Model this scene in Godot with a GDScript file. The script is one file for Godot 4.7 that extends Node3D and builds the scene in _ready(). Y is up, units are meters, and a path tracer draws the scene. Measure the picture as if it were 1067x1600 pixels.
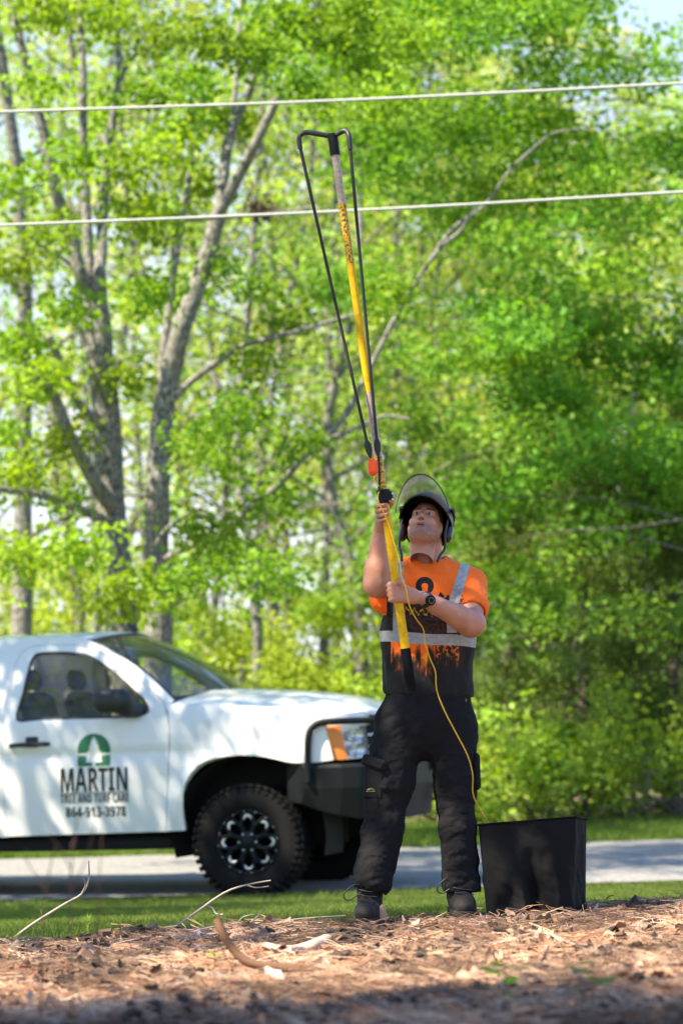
extends Node3D
# A tree worker aims a throw-line slingshot on a mulched bank; a white pickup stands on the lane behind him.
const F := 4320.0                     # focal length in pixels of the 1067 x 1600 photograph
const EYE := Vector3(0, 1, 0)
var pitch := atan(277.0 / F)
var M := {}
var used := {}


class MB:                              # collects vertices and triangles for one mesh
	var v := PackedVector3Array()
	var n := PackedVector3Array()
	var uv := PackedVector2Array()
	var c := PackedColorArray()
	var ix := PackedInt32Array()
	func p(a: Vector3, nn: Vector3, t := Vector2.ZERO) -> int:
		v.append(a)
		n.append(nn)
		uv.append(t)
		return v.size() - 1
	func tri(a: int, b: int, d: int) -> void:
		ix.append(a)
		ix.append(b)
		ix.append(d)
	func quad(a: int, b: int, d: int, e: int) -> void:
		tri(a, b, d)
		tri(a, d, e)
	func flat(pts: Array) -> void:       # a flat convex polygon
		var nn: Vector3 = (pts[1] - pts[0]).cross(pts[2] - pts[0]).normalized()
		var at := []
		for q in pts:
			at.append(p(q, nn))
		for k in range(1, pts.size() - 1):
			tri(at[0], at[k], at[k + 1])
	func mesh() -> ArrayMesh:
		for k in range(0, ix.size(), 3):
			var a := v[ix[k]]
			var f := (v[ix[k + 1]] - a).cross(v[ix[k + 2]] - a)
			if f.dot(n[ix[k]] + n[ix[k + 1]] + n[ix[k + 2]]) > 0.0:
				var s := ix[k + 1]
				ix[k + 1] = ix[k + 2]
				ix[k + 2] = s
		var arr := []
		arr.resize(Mesh.ARRAY_MAX)
		arr[Mesh.ARRAY_VERTEX] = v
		arr[Mesh.ARRAY_NORMAL] = n
		arr[Mesh.ARRAY_TEX_UV] = uv
		if c.size() == v.size():
			arr[Mesh.ARRAY_COLOR] = c
		arr[Mesh.ARRAY_INDEX] = ix
		var m := ArrayMesh.new()
		m.add_surface_from_arrays(Mesh.PRIMITIVE_TRIANGLES, arr)
		return m


class Field:                           # a distance field on a grid, meshed as surface nets
	var o: Vector3
	var h: float
	var nx: int
	var ny: int
	var nz: int
	var a := PackedFloat32Array()
	func _init(lo: Vector3, hi: Vector3, cell: float) -> void:
		o = lo
		h = cell
		nx = int((hi.x - lo.x) / cell) + 2
		ny = int((hi.y - lo.y) / cell) + 2
		nz = int((hi.z - lo.z) / cell) + 2
		a.resize(nx * ny * nz)
		a.fill(1.0)
	# tapered capsule, its cross-section squeezed by sq; mode 1 carves
	func cap(A: Vector3, ra: float, B: Vector3, rb: float, k := 0.02, sq := Vector3.ONE, mode := 0) -> void:
		var ba := (B - A) / sq
		var l2 := maxf(ba.length_squared(), 1e-9)
		var g := (sq.x + sq.y + sq.z) / 3.0
		var r := maxf(ra, rb)
		var pad := Vector3.ONE * (k + 2.5 * h) + sq * r
		var lo := ((A.min(B) - pad - o) / h).floor()
		var hi := ((A.max(B) + pad - o) / h).ceil()
		var isq := Vector3.ONE / sq
		for z in range(maxi(0, int(lo.z)), mini(nz, int(hi.z) + 1)):
			for y in range(maxi(0, int(lo.y)), mini(ny, int(hi.y) + 1)):
				var row := (z * ny + y) * nx
				for x in range(maxi(0, int(lo.x)), mini(nx, int(hi.x) + 1)):
					var q := (o + Vector3(x, y, z) * h - A) * isq
					var t := clampf(q.dot(ba) / l2, 0.0, 1.0)
					var d := ((q - ba * t).length() - ra - (rb - ra) * t) * g
					var w := a[row + x]
					if mode == 0:
						var e := maxf(k - absf(w - d), 0.0) / k
						a[row + x] = minf(w, d) - e * e * k * 0.25
					else:
						var e2 := maxf(k - absf(w + d), 0.0) / k
						a[row + x] = maxf(w, -d) + e2 * e2 * k * 0.25
	func ball(A: Vector3, r: Vector3, k := 0.02, mode := 0) -> void:
		var m := maxf(r.x, maxf(r.y, r.z))
		cap(A, m, A, m, k, r / m, mode)
	func cut(at: Vector3, nn: Vector3) -> void:
		var i := 0
		for z in nz:
			for y in ny:
				var b := (o + Vector3(0, y, z) * h - at).dot(nn)
				for x in nx:
					a[i] = maxf(a[i], b + x * h * nn.x)
					i += 1
	func rough(noise: FastNoiseLite, amp: float, st: Vector3, bias := 0.0) -> void:
		var i := 0
		for z in nz:
			for y in ny:
				for x in nx:
					if absf(a[i]) < amp * 2.0 + 3.0 * h:
						var q := (o + Vector3(x, y, z) * h) * st
						a[i] += amp * (noise.get_noise_3d(q.x, q.y, q.z) - bias)
					i += 1
	func add_to(mb: MB, xf: Transform3D) -> int:
		var first := mb.v.size()
		var cell := PackedInt32Array()
		cell.resize(a.size())
		cell.fill(-1)
		var sy := nx
		var sz := nx * ny
		var off := [0, 1, sy, sy + 1, sz, sz + 1, sz + sy, sz + sy + 1]
		var ed := [[0, 1], [2, 3], [4, 5], [6, 7], [0, 2], [1, 3], [4, 6], [5, 7], [0, 4], [1, 5], [2, 6], [3, 7]]
		var cp := [Vector3(0, 0, 0), Vector3(1, 0, 0), Vector3(0, 1, 0), Vector3(1, 1, 0), Vector3(0, 0, 1), Vector3(1, 0, 1), Vector3(0, 1, 1), Vector3(1, 1, 1)]
		for z in nz - 1:
			for y in ny - 1:
				var row := z * sz + y * sy
				for x in nx - 1:
					var i := row + x
					var f0 := a[i]
					if absf(f0) > h * 3.5:
						continue
					var f := [f0, a[i + 1], a[i + sy], a[i + sy + 1], a[i + sz], a[i + sz + 1], a[i + sz + sy], a[i + sz + sy + 1]]
					var mask := 0
					for k in 8:
						if f[k] < 0.0:
							mask |= 1 << k
					if mask == 0 or mask == 255:
						continue
					var sum := Vector3.ZERO
					var cnt := 0
					for e in ed:
						var fa: float = f[e[0]]
						var fb: float = f[e[1]]
						if (fa < 0.0) != (fb < 0.0):
							sum += (cp[e[0]] as Vector3).lerp(cp[e[1]], fa / (fa - fb))
							cnt += 1
					var g := Vector3(f[1] + f[3] + f[5] + f[7] - f[0] - f[2] - f[4] - f[6], f[2] + f[3] + f[6] + f[7] - f[0] - f[1] - f[4] - f[5], f[4] + f[5] + f[6] + f[7] - f[0] - f[1] - f[2] - f[3])
					var lp := o + (Vector3(x, y, z) + sum / cnt) * h
					cell[i] = mb.p(xf * lp, (xf.basis * g).normalized(), Vector2(lp.x, lp.y))
		for z in range(1, nz - 1):
			for y in range(1, ny - 1):
				var row := z * sz + y * sy
				for x in range(1, nx - 1):
					var i := row + x
					if cell[i] < 0 and absf(a[i]) > h * 3.5:
						continue
					var s := a[i] < 0.0
					if s != (a[i + 1] < 0.0):
						q4(mb, cell, i, i - sy, i - sy - sz, i - sz)
					if s != (a[i + sy] < 0.0):
						q4(mb, cell, i, i - 1, i - 1 - sz, i - sz)
					if s != (a[i + sz] < 0.0):
						q4(mb, cell, i, i - 1, i - 1 - sy, i - sy)
		return first
	func q4(mb: MB, cell: PackedInt32Array, i: int, j: int, k: int, l: int) -> void:
		if cell[i] >= 0 and cell[j] >= 0 and cell[k] >= 0 and cell[l] >= 0:
			mb.quad(cell[i], cell[j], cell[k], cell[l])


# ---------- helpers ----------
func at(px: float, py: float, d: float) -> Vector3:     # the point at depth d metres on the ray through a photograph pixel
	var r := Vector3(px - 533.5, 800.0 - py, -F).rotated(Vector3.RIGHT, pitch)
	return EYE + r * (d / -r.z)

func srgb(r: float, g: float, b: float) -> Color:        # a real-world (linear) base colour as albedo_color
	return Color(r, g, b).linear_to_srgb()

func mat(called: String, col: Color, rough := 0.8, metal := 0.0) -> StandardMaterial3D:
	var m := StandardMaterial3D.new()
	m.resource_name = called
	m.albedo_color = col
	m.roughness = rough
	m.metallic = metal
	M[called] = m
	return m

func numbered(called: String) -> String:
	used[called] = used.get(called, -1) + 1
	return called if used[called] == 0 else "%s_%03d" % [called, used[called]]

func tag(o: Node3D, label: String, category: String, group := "", kind := "") -> Node3D:
	if label:
		o.set_meta("label", label)
	if category:
		o.set_meta("category", category)
	if group:
		o.set_meta("group", group)
	if kind:
		o.set_meta("kind", kind)
	return o

func base(called: String, where: Vector3, label: String, category: String, group := "") -> Node3D:
	var o := Node3D.new()
	o.name = numbered(called)
	add_child(o)
	o.position = where
	return tag(o, label, category, group)

func put(called: String, mesh: Mesh, m: Material, parent: Node = self) -> MeshInstance3D:
	var o := MeshInstance3D.new()
	o.name = numbered(called) if parent == self else called
	o.mesh = mesh
	o.material_override = m
	parent.add_child(o, true)
	return o

func noise(s: int, freq: float, oct := 3) -> FastNoiseLite:
	var f := FastNoiseLite.new()
	f.seed = s
	f.noise_type = FastNoiseLite.TYPE_SIMPLEX_SMOOTH
	f.frequency = freq
	f.fractal_octaves = oct
	return f

func rng(s: int) -> RandomNumberGenerator:
	var r := RandomNumberGenerator.new()
	r.seed = s
	return r

func smooth(pts: Array, rad: Array, sub := 4) -> Array:  # Catmull-Rom through points and radii
	var p := PackedVector3Array()
	var r := []
	for i in pts.size() - 1:
		var a: Vector3 = pts[maxi(i - 1, 0)]
		var b: Vector3 = pts[i]
		var c: Vector3 = pts[i + 1]
		var d: Vector3 = pts[mini(i + 2, pts.size() - 1)]
		for k in sub:
			var t := float(k) / sub
			p.append(b.cubic_interpolate(c, a, d, t))
			r.append(lerpf(rad[i], rad[i + 1], t))
	p.append(pts[-1])
	r.append(rad[-1])
	return [p, r]

func tube(mb: MB, pts, rad, sides := 8, caps := true, wob: FastNoiseLite = null) -> void:
	var count: int = pts.size()
	var up := Vector3(0.13, 0.21, 0.97)
	var prev := -1
	var along := 0.0
	for i in count:
		var t: Vector3 = ((pts[mini(i + 1, count - 1)] as Vector3) - (pts[maxi(i - 1, 0)] as Vector3)).normalized()
		var s := t.cross(up)
		if s.length() < 0.05:
			s = t.cross(Vector3(1, 0.1, 0))
		s = s.normalized()
		up = s.cross(t).normalized()
		var first := mb.v.size()
		if i:
			along += (pts[i] as Vector3).distance_to(pts[i - 1])
		for k in sides + 1:
			var an := TAU * k / sides
			var dn := s * cos(an) + up * sin(an)
			var r: float = rad if rad is float else rad[i]
			if wob and k < sides:
				var q: Vector3 = (pts[i] as Vector3) * 1.0 + dn * r
				r *= 1.0 + 0.16 * wob.get_noise_3d(q.x * 6, q.y * 2.5, q.z * 6)
			mb.p((pts[i] as Vector3) + dn * r, dn, Vector2(float(k) / sides, along))
		if wob:
			mb.v[mb.v.size() - 1] = mb.v[first]
		if prev >= 0:
			for k in sides:
				mb.quad(prev + k, prev + k + 1, first + k + 1, first + k)
		prev = first
		if caps and (i == 0 or i == count - 1):
			var nn := -t if i == 0 else t
			var mid := mb.p(pts[i], nn)
			var ring := []
			for k in sides:
				ring.append(mb.p(mb.v[first + k], nn))
			for k in sides:
				mb.tri(mid, ring[k], ring[(k + 1) % sides])

func lathe(mb: MB, prof: Array, xf: Transform3D, segs := 32) -> void:   # prof: [radius, height along local y]
	var prev := -1
	for i in prof.size():
		var a: Array = prof[maxi(i - 1, 0)]
		var b: Array = prof[mini(i + 1, prof.size() - 1)]
		var nn := Vector2(b[1] - a[1], a[0] - b[0]).normalized()
		var first := mb.v.size()
		for k in segs + 1:
			var an := TAU * k / segs
			var dn := Vector3(cos(an), 0, sin(an))
			mb.p(xf * (dn * prof[i][0] + Vector3(0, prof[i][1], 0)), (xf.basis * (dn * nn.x + Vector3(0, nn.y, 0))).normalized(), Vector2(float(k) / segs, float(i) / prof.size()))
		if prev >= 0:
			for k in segs:
				mb.quad(prev + k, prev + k + 1, first + k + 1, first + k)
		prev = first

func rbox(mb: MB, xf: Transform3D, size: Vector3, bev := 0.01) -> void:   # a box with chamfered edges
	var hf := size / 2.0
	var b := minf(bev, minf(hf.x, minf(hf.y, hf.z)) * 0.9)
	var q := func(s: Vector3, ax: int) -> Vector3:
		var r := Vector3(s.x * (hf.x - b), s.y * (hf.y - b), s.z * (hf.z - b))
		r[ax] = s[ax] * hf[ax]
		return xf * r
	var face := func(pts: Array, nn: Vector3) -> void:
		var nw: Vector3 = (xf.basis * nn).normalized()
		var id := []
		for e in pts:
			id.append(mb.p(e, nw))
		for k in range(1, pts.size() - 1):
			mb.tri(id[0], id[k], id[k + 1])
	var sg := [-1.0, 1.0]
	for ax in 3:
		var u := (ax + 1) % 3
		var w := (ax + 2) % 3
		for s in sg:
			var pts := []
			for e in [[-1.0, -1.0], [1.0, -1.0], [1.0, 1.0], [-1.0, 1.0]]:
				var k := Vector3.ZERO
				k[ax] = s
				k[u] = e[0]
				k[w] = e[1]
				pts.append(q.call(k, ax))
			var nn := Vector3.ZERO
			nn[ax] = s
			face.call(pts, nn)
		for s in sg:
			for t in sg:
				var k0 := Vector3.ZERO
				k0[u] = s
				k0[w] = t
				var k1 := k0
				k0[ax] = -1.0
				k1[ax] = 1.0
				var nn := Vector3.ZERO
				nn[u] = s
				nn[w] = t
				face.call([q.call(k0, u), q.call(k1, u), q.call(k1, w), q.call(k0, w)], nn)
	for a in sg:
		for c in sg:
			for d in sg:
				var k := Vector3(a, c, d)
				face.call([q.call(k, 0), q.call(k, 1), q.call(k, 2)], k)

func box(called: String, size: Vector3, pos: Vector3, m: Material, parent: Node, bev := 0.01, turn := Vector3.ZERO) -> MeshInstance3D:
	var mb := MB.new()
	rbox(mb, Transform3D(Basis.from_euler(turn), pos), size, bev)
	return put(called, mb.mesh(), m, parent)

# A sheet cut to a 2-D outline (with holes) and bent by fn(u, v) -> point; its rim is folded back by thick.
func panel(mb: MB, outline: PackedVector2Array, holes: Array, cell: float, fn: Callable, hint: Vector3, thick := 0.02) -> void:
	var lo := outline[0]
	var hi := outline[0]
	for q in outline:
		lo = lo.min(q)
		hi = hi.max(q)
	var e := 0.002
	var nrm := func(q: Vector2) -> Vector3:
		var a: Vector3 = fn.call(q.x + e, q.y) - fn.call(q.x - e, q.y)
		var b: Vector3 = fn.call(q.x, q.y + e) - fn.call(q.x, q.y - e)
		var r := a.cross(b).normalized()
		return r if r.dot(hint) >= 0.0 else -r
	for i in range(floori(lo.x / cell), ceili(hi.x / cell)):
		for j in range(floori(lo.y / cell), ceili(hi.y / cell)):
			var c := PackedVector2Array([Vector2(i, j) * cell, Vector2(i + 1, j) * cell, Vector2(i + 1, j + 1) * cell, Vector2(i, j + 1) * cell])
			var pieces := Geometry2D.intersect_polygons(outline, c)
			for hole in holes:
				var left: Array[PackedVector2Array] = []
				for pc in pieces:
					left.append_array(Geometry2D.clip_polygons(pc, hole))
				pieces = left
			for pc in pieces:
				var t := Geometry2D.triangulate_polygon(pc)
				if t.is_empty():
					continue
				var first := mb.v.size()
				for q in pc:
					mb.p(fn.call(q.x, q.y), nrm.call(q), q)
				for k in range(0, t.size(), 3):
					mb.tri(first + t[k], first + t[k + 1], first + t[k + 2])
	if thick > 0.0:
		for ring in [outline] + holes:
			for k in ring.size():
				var a: Vector2 = ring[k]
				var b: Vector2 = ring[(k + 1) % ring.size()]
				var steps := maxi(1, int(a.distance_to(b) / cell))
				for s in steps:
					var qa := a.lerp(b, float(s) / steps)
					var qb := a.lerp(b, float(s + 1) / steps)
					var pa: Vector3 = fn.call(qa.x, qa.y)
					var pb: Vector3 = fn.call(qb.x, qb.y)
					mb.flat([pa, pb, pb - (nrm.call(qb) as Vector3) * thick, pa - (nrm.call(qa) as Vector3) * thick])

func pv(a: Array) -> PackedVector2Array:
	var r := PackedVector2Array()
	for k in range(0, a.size(), 2):
		r.append(Vector2(a[k], a[k + 1]))
	return r

func round_poly(a: PackedVector2Array, sub := 4) -> PackedVector2Array:
	var r := PackedVector2Array()
	var c := a.size()
	for i in c:
		for k in sub:
			r.append(a[i].cubic_interpolate(a[(i + 1) % c], a[(i - 1 + c) % c], a[(i + 2) % c], float(k) / sub))
	return r

func ramp(stops: Array) -> Gradient:
	var g := Gradient.new()
	var off := PackedFloat32Array()
	var col := PackedColorArray()
	for s in stops:
		off.append(s[0])
		col.append(s[1])
	g.offsets = off
	g.colors = col
	return g

func ntex(s: int, freq: float, stops: Array, size := 512, oct := 4) -> NoiseTexture2D:
	var t := NoiseTexture2D.new()
	t.width = size
	t.height = size
	t.seamless = true
	t.noise = noise(s, freq, oct)
	if stops:
		t.color_ramp = ramp(stops)
	return t

func world_tex(m: StandardMaterial3D, tex: Texture2D, per_m: float) -> StandardMaterial3D:
	m.albedo_texture = tex
	m.uv1_triplanar = true
	m.uv1_world_triplanar = true
	m.uv1_scale = Vector3.ONE * per_m
	return m

func relief(m: StandardMaterial3D, tex: Texture2D, cm: float) -> void:
	m.heightmap_enabled = true
	m.heightmap_texture = tex
	m.heightmap_scale = cm

func _ready() -> void:
	# camera, sky, sun, exposure
	var cam := Camera3D.new()
	cam.name = "camera"
	add_child(cam)
	cam.position = EYE
	cam.rotation.x = pitch
	cam.near = 0.1
	cam.far = 800.0
	var lens := CameraAttributesPhysical.new()
	lens.frustum_focal_length = 64.8
	lens.frustum_focus_distance = 11.85
	lens.exposure_aperture = 1.85
	cam.attributes = lens
	cam.fov = rad_to_deg(2.0 * atan(800.0 / F))
	cam.current = true
	var env := Environment.new()
	env.background_mode = Environment.BG_SKY
	env.tonemap_mode = Environment.TONE_MAPPER_LINEAR
	env.tonemap_exposure = 3.15
	env.sdfgi_enabled = true
	env.ssao_enabled = true
	env.ssil_enabled = true
	var sm := ProceduralSkyMaterial.new()
	sm.sky_top_color = Color(0.45, 0.61, 0.86)
	sm.sky_horizon_color = Color(0.9, 0.92, 0.92)
	sm.sky_curve = 0.18
	sm.ground_bottom_color = Color(0.25, 0.24, 0.2)
	sm.ground_horizon_color = Color(0.55, 0.58, 0.52)
	sm.sun_angle_max = 8.0
	sm.sky_energy_multiplier = 0.8
	var sky := Sky.new()
	sky.sky_material = sm
	env.sky = sky
	var we := WorldEnvironment.new()
	we.name = "world_environment"
	we.environment = env
	add_child(we)
	var sun := DirectionalLight3D.new()
	sun.name = "sun"
	add_child(sun)
	sun.look_at_from_position(SUN * 50.0, Vector3.ZERO)
	sun.light_energy = 1.6
	sun.light_color = Color(1.0, 0.94, 0.82)
	sun.light_angular_distance = 0.53
	sun.shadow_enabled = true
	materials()
	terrain()
	woods()
	truck()
	cables()
	worker()
	debris()

const SUN := Vector3(-0.55, 0.80, 0.26)

func materials() -> void:
	var fine := ntex(5, 0.06, [[0.0, Color(0, 0, 0)], [1.0, Color(1, 1, 1)]], 512, 5)
	M["fine"] = fine
	var g := mat("lawn_soil", Color.WHITE, 0.95)
	world_tex(g, ntex(11, 0.012, [[0.2, srgb(0.05, 0.085, 0.02)], [0.5, srgb(0.085, 0.13, 0.03)], [0.8, srgb(0.13, 0.17, 0.05)]], 512, 5), 0.35)
	relief(g, fine, 3.0)
	var mu := mat("mulch_soil", Color.WHITE, 1.0)
	world_tex(mu, ntex(12, 0.03, [[0.25, srgb(0.07, 0.04, 0.028)], [0.42, srgb(0.2, 0.11, 0.075)], [0.58, srgb(0.36, 0.22, 0.155)], [0.75, srgb(0.13, 0.075, 0.05)]], 1024, 5), 0.6)
	relief(mu, fine, 4.0)
	var ff := mat("forest_soil", Color.WHITE, 1.0)
	world_tex(ff, ntex(13, 0.02, [[0.25, srgb(0.06, 0.07, 0.025)], [0.5, srgb(0.12, 0.1, 0.05)], [0.75, srgb(0.08, 0.12, 0.03)]], 512, 5), 0.3)
	var ro := mat("asphalt", Color.WHITE, 0.9)
	world_tex(ro, ntex(14, 0.05, [[0.25, srgb(0.16, 0.16, 0.162)], [0.6, srgb(0.22, 0.218, 0.218)], [0.8, srgb(0.27, 0.265, 0.26)]], 512, 5), 0.5)
	relief(ro, fine, 0.6)
	var bk := mat("bark_grey", Color.WHITE, 0.95)
	world_tex(bk, ntex(15, 0.03, [[0.25, srgb(0.07, 0.068, 0.063)], [0.45, srgb(0.17, 0.165, 0.155)], [0.6, srgb(0.27, 0.265, 0.25)], [0.78, srgb(0.38, 0.375, 0.355)]], 512, 5), 1.4)
	bk.uv1_scale = Vector3(1.6, 0.7, 1.6)
	relief(bk, fine, 1.5)
	var bd := mat("bark_brown", Color.WHITE, 0.95)
	world_tex(bd, ntex(16, 0.04, [[0.25, srgb(0.06, 0.05, 0.04)], [0.5, srgb(0.14, 0.12, 0.1)], [0.75, srgb(0.24, 0.21, 0.18)]], 512, 5), 1.4)
	bd.uv1_scale = Vector3(2.0, 0.7, 2.0)
	for k in [["leaf", 0.5, Color(1.0, 1.0, 0.4)], ["needle_leaf", 0.6, Color(0.5, 0.6, 0.25)], ["grass_blade", 0.6, Color(0.75, 0.9, 0.3)]]:
		var m := mat(k[0], Color.WHITE, k[1])
		m.vertex_color_use_as_albedo = true
		m.backlight_enabled = true
		m.backlight = k[2]
		m.metallic_specular = 0.2
	var lt := mat("litter", Color.WHITE, 0.9)
	lt.vertex_color_use_as_albedo = true
	var wp := mat("white_paint", srgb(0.78, 0.79, 0.8), 0.42)
	wp.clearcoat_enabled = true
	wp.clearcoat = 1.0
	wp.clearcoat_roughness = 0.06
	mat("black_trim", srgb(0.018, 0.02, 0.024), 0.5)
	mat("black_steel", srgb(0.008, 0.01, 0.012), 0.5).metallic_specular = 0.3
	mat("matt_black", srgb(0.008, 0.008, 0.008), 0.95)
	var hl := mat("lamp_lens", Color(0.6, 0.65, 0.68, 0.12), 0.02)
	hl.transparency = BaseMaterial3D.TRANSPARENCY_ALPHA
	mat("tyre_rubber", srgb(0.011, 0.011, 0.012), 0.9).metallic_specular = 0.25
	mat("chrome", srgb(0.75, 0.75, 0.76), 0.12, 1.0)
	mat("silver", srgb(0.55, 0.56, 0.58), 0.3, 0.8)
	mat("milled", srgb(0.85, 0.84, 0.82), 0.35, 0.9)
	mat("amber", srgb(0.8, 0.22, 0.02), 0.15)
	mat("decal_green", srgb(0.02, 0.16, 0.075), 0.5)
	mat("decal_black", srgb(0.012, 0.013, 0.014), 0.5)
	mat("seat_cloth", srgb(0.13, 0.13, 0.135), 0.9)
	var gl := mat("glass", Color(0.08, 0.12, 0.13, 0.3), 0.02)
	gl.transparency = BaseMaterial3D.TRANSPARENCY_ALPHA
	var tg := mat("tinted_glass", Color(0.05, 0.07, 0.07, 0.45), 0.02)
	tg.transparency = BaseMaterial3D.TRANSPARENCY_ALPHA
	var vi := mat("visor_plastic", Color(0.42, 0.41, 0.37, 0.62), 0.1)
	vi.transparency = BaseMaterial3D.TRANSPARENCY_ALPHA
	mat("cable_grey", srgb(0.45, 0.46, 0.46), 0.6)

# ---------- terrain ----------
func profile(d: float) -> float:
	var t := [[-40.0, 1.0], [0.0, 0.36], [7.0, 0.14], [12.0, -0.035], [13.2, -0.085], [16.0, -0.29], [20.0, -0.53], [21.2, -0.565], [27.3, -0.59], [32.0, -0.575], [45.0, -0.3], [62.0, 0.3], [120.0, 2.5], [600.0, 4.0]]
	for k in t.size() - 1:
		if d <= t[k + 1][0]:
			return lerpf(t[k][1], t[k + 1][1], clampf((d - t[k][0]) / (t[k + 1][0] - t[k][0]), 0, 1))
	return 4.0

func ground_y(x: float, d: float) -> float:
	var lat := lerpf(0.045, 0.03, clampf((d - 12.0) / 8.0, 0, 1))
	lat = lerpf(lat, 0.005, clampf((d - 30.0) / 15.0, 0, 1))
	return (profile(d - 0.5) + profile(d + 0.5) + profile(d)) / 3.0 + lat * clampf(x, -5.0, 5.0)

func sheet(called: String, xs: Array, ds: Array, lift: Callable, m: Material) -> MeshInstance3D:
	var mb := MB.new()
	for d in ds:
		for x in xs:
			var y: float = ground_y(x, d) + lift.call(x, d)
			var e := 0.15
			var nx: float = (ground_y(x + e, d) + lift.call(x + e, d) - ground_y(x - e, d) - lift.call(x - e, d)) / (2 * e)
			var nd: float = (ground_y(x, d + e) + lift.call(x, d + e) - ground_y(x, d - e) - lift.call(x, d - e)) / (2 * e)
			mb.p(Vector3(x, y, -d), Vector3(-nx, 1, nd).normalized(), Vector2(x, d))
	var w := xs.size()
	for j in ds.size() - 1:
		for i in w - 1:
			mb.quad(j * w + i, j * w + i + 1, (j + 1) * w + i + 1, (j + 1) * w + i)
	var o := put(called, mb.mesh(), m)
	o.set_meta("kind", "structure")
	return o

func span(a: float, b: float, step: float) -> Array:
	var r := []
	var k := int(ceil((b - a) / step))
	for i in k + 1:
		r.append(a + (b - a) * i / k)
	return r

func scatter(called: String, mesh: Mesh, m: Material, buf: PackedFloat32Array, parent: Node = self) -> MultiMeshInstance3D:
	var mm := MultiMesh.new()
	mm.transform_format = MultiMesh.TRANSFORM_3D
	mm.use_colors = true
	mm.mesh = mesh
	mm.instance_count = buf.size() / 16
	mm.buffer = buf
	var o := MultiMeshInstance3D.new()
	o.name = numbered(called) if parent == self else called
	o.multimesh = mm
	o.material_override = m
	parent.add_child(o, true)
	o.set_meta("kind", "stuff")
	return o

func inst(buf: PackedFloat32Array, b: Basis, o: Vector3, c: Color) -> void:
	buf.append_array(PackedFloat32Array([b.x.x, b.y.x, b.z.x, o.x, b.x.y, b.y.y, b.z.y, o.y, b.x.z, b.y.z, b.z.z, o.z, c.r, c.g, c.b, 1.0]))

func rand_basis(r: RandomNumberGenerator, s: float) -> Basis:
	return Basis.from_euler(Vector3(r.randf_range(-PI, PI), r.randf_range(-PI, PI), r.randf_range(-PI, PI))).scaled(Vector3.ONE * s)

func mulch_lift(x: float, d: float) -> float:
	return 0.015 + 0.035 * bump.get_noise_2d(x * 1.0, d * 1.0) + 0.022 * bump.get_noise_2d(x * 5.0 + 40, d * 5.0)

var bump := noise(77, 0.9, 3)

func mulch_edge(x: float) -> float:
	return 12.15 + 0.34 * clampf(x, -2.0, 1.6) + 0.2 * bump.get_noise_2d(x * 0.8, 90.0) + 0.12 * bump.get_noise_2d(x * 4.0, 30.0)

func terrain() -> void:
	var xs := [-300.0, -120.0, -60.0, -30.0, -18.0] + span(-12, 12, 0.6) + [18.0, 30.0, 60.0, 120.0, 300.0]
	sheet("ground", xs, [-40.0, -20.0, -8.0] + span(0, 34, 0.5) + [36.0, 40.0, 45.0, 52.0, 60.0, 75.0, 100.0, 160.0, 300.0, 600.0], func(_x, _d): return 0.0, M.lawn_soil)
	sheet("road", [-80.0, -40.0, -20.0] + span(-10, 10, 0.5) + [20.0, 40.0, 80.0], span(21.3, 27.3, 0.5), func(_x, _d): return 0.025, M.asphalt)
	sheet("forest_floor", [-80.0, -40.0, -20.0] + span(-12, 12, 0.8) + [20.0, 40.0, 80.0], span(30.6, 62.0, 0.9) + [75.0, 90.0], func(x, d): return 0.02 + 0.05 * bump.get_noise_2d(x * 0.5, d * 0.5), M.forest_soil)
	# the mulched bank, with an uneven edge against the lawn
	var mb := MB.new()
	var mx := span(-5, 5, 0.06)
	var rows := 110
	for j in rows + 1:
		for x in mx:
			var d := lerpf(3.0, mulch_edge(x), pow(float(j) / rows, 0.8))
			var fade := 1.0 if j < rows else 0.0
			var y := ground_y(x, d) + (mulch_lift(x, d) if fade else -0.01)
			var nx := (mulch_lift(x + 0.05, d) - mulch_lift(x - 0.05, d)) / 0.1
			var nd := (mulch_lift(x, d + 0.05) - mulch_lift(x, d - 0.05)) / 0.1
			mb.p(Vector3(x, y, -d), Vector3(-nx - 0.05, 1, nd).normalized(), Vector2(x, d))
	var w := mx.size()
	for j in rows:
		for i in w - 1:
			mb.quad(j * w + i, j * w + i + 1, (j + 1) * w + i + 1, (j + 1) * w + i)
	put("mulch_bed", mb.mesh(), M.mulch_soil).set_meta("kind", "structure")
	grass()

func blade_tuft(r: RandomNumberGenerator, blades: int, height: float, spread: float, wide: float) -> ArrayMesh:
	var mb := MB.new()
	for k in blades:
		var an := r.randf() * TAU
		var o := Vector3(cos(an), 0, sin(an)) * spread * sqrt(r.randf())
		var bend := Vector3(r.randf_range(-1, 1), 0, r.randf_range(-1, 1)) * height * 0.6
		var h := height * r.randf_range(0.5, 1.0)
		var s := Vector3(r.randf_range(-1, 1), 0, r.randf_range(-1, 1)).normalized() * wide
		var nn := s.cross(Vector3.UP).normalized()
		var a := mb.p(o - s, nn)
		var b := mb.p(o + s, nn)
		var c := mb.p(o + bend * 0.35 + Vector3(0, h * 0.6, 0) + s * 0.7, nn)
		var d := mb.p(o + bend * 0.35 + Vector3(0, h * 0.6, 0) - s * 0.7, nn)
		var e := mb.p(o + bend + Vector3(0, h, 0), nn)
		mb.quad(a, b, c, d)
		mb.tri(d, c, e)
	return mb.mesh()

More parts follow.
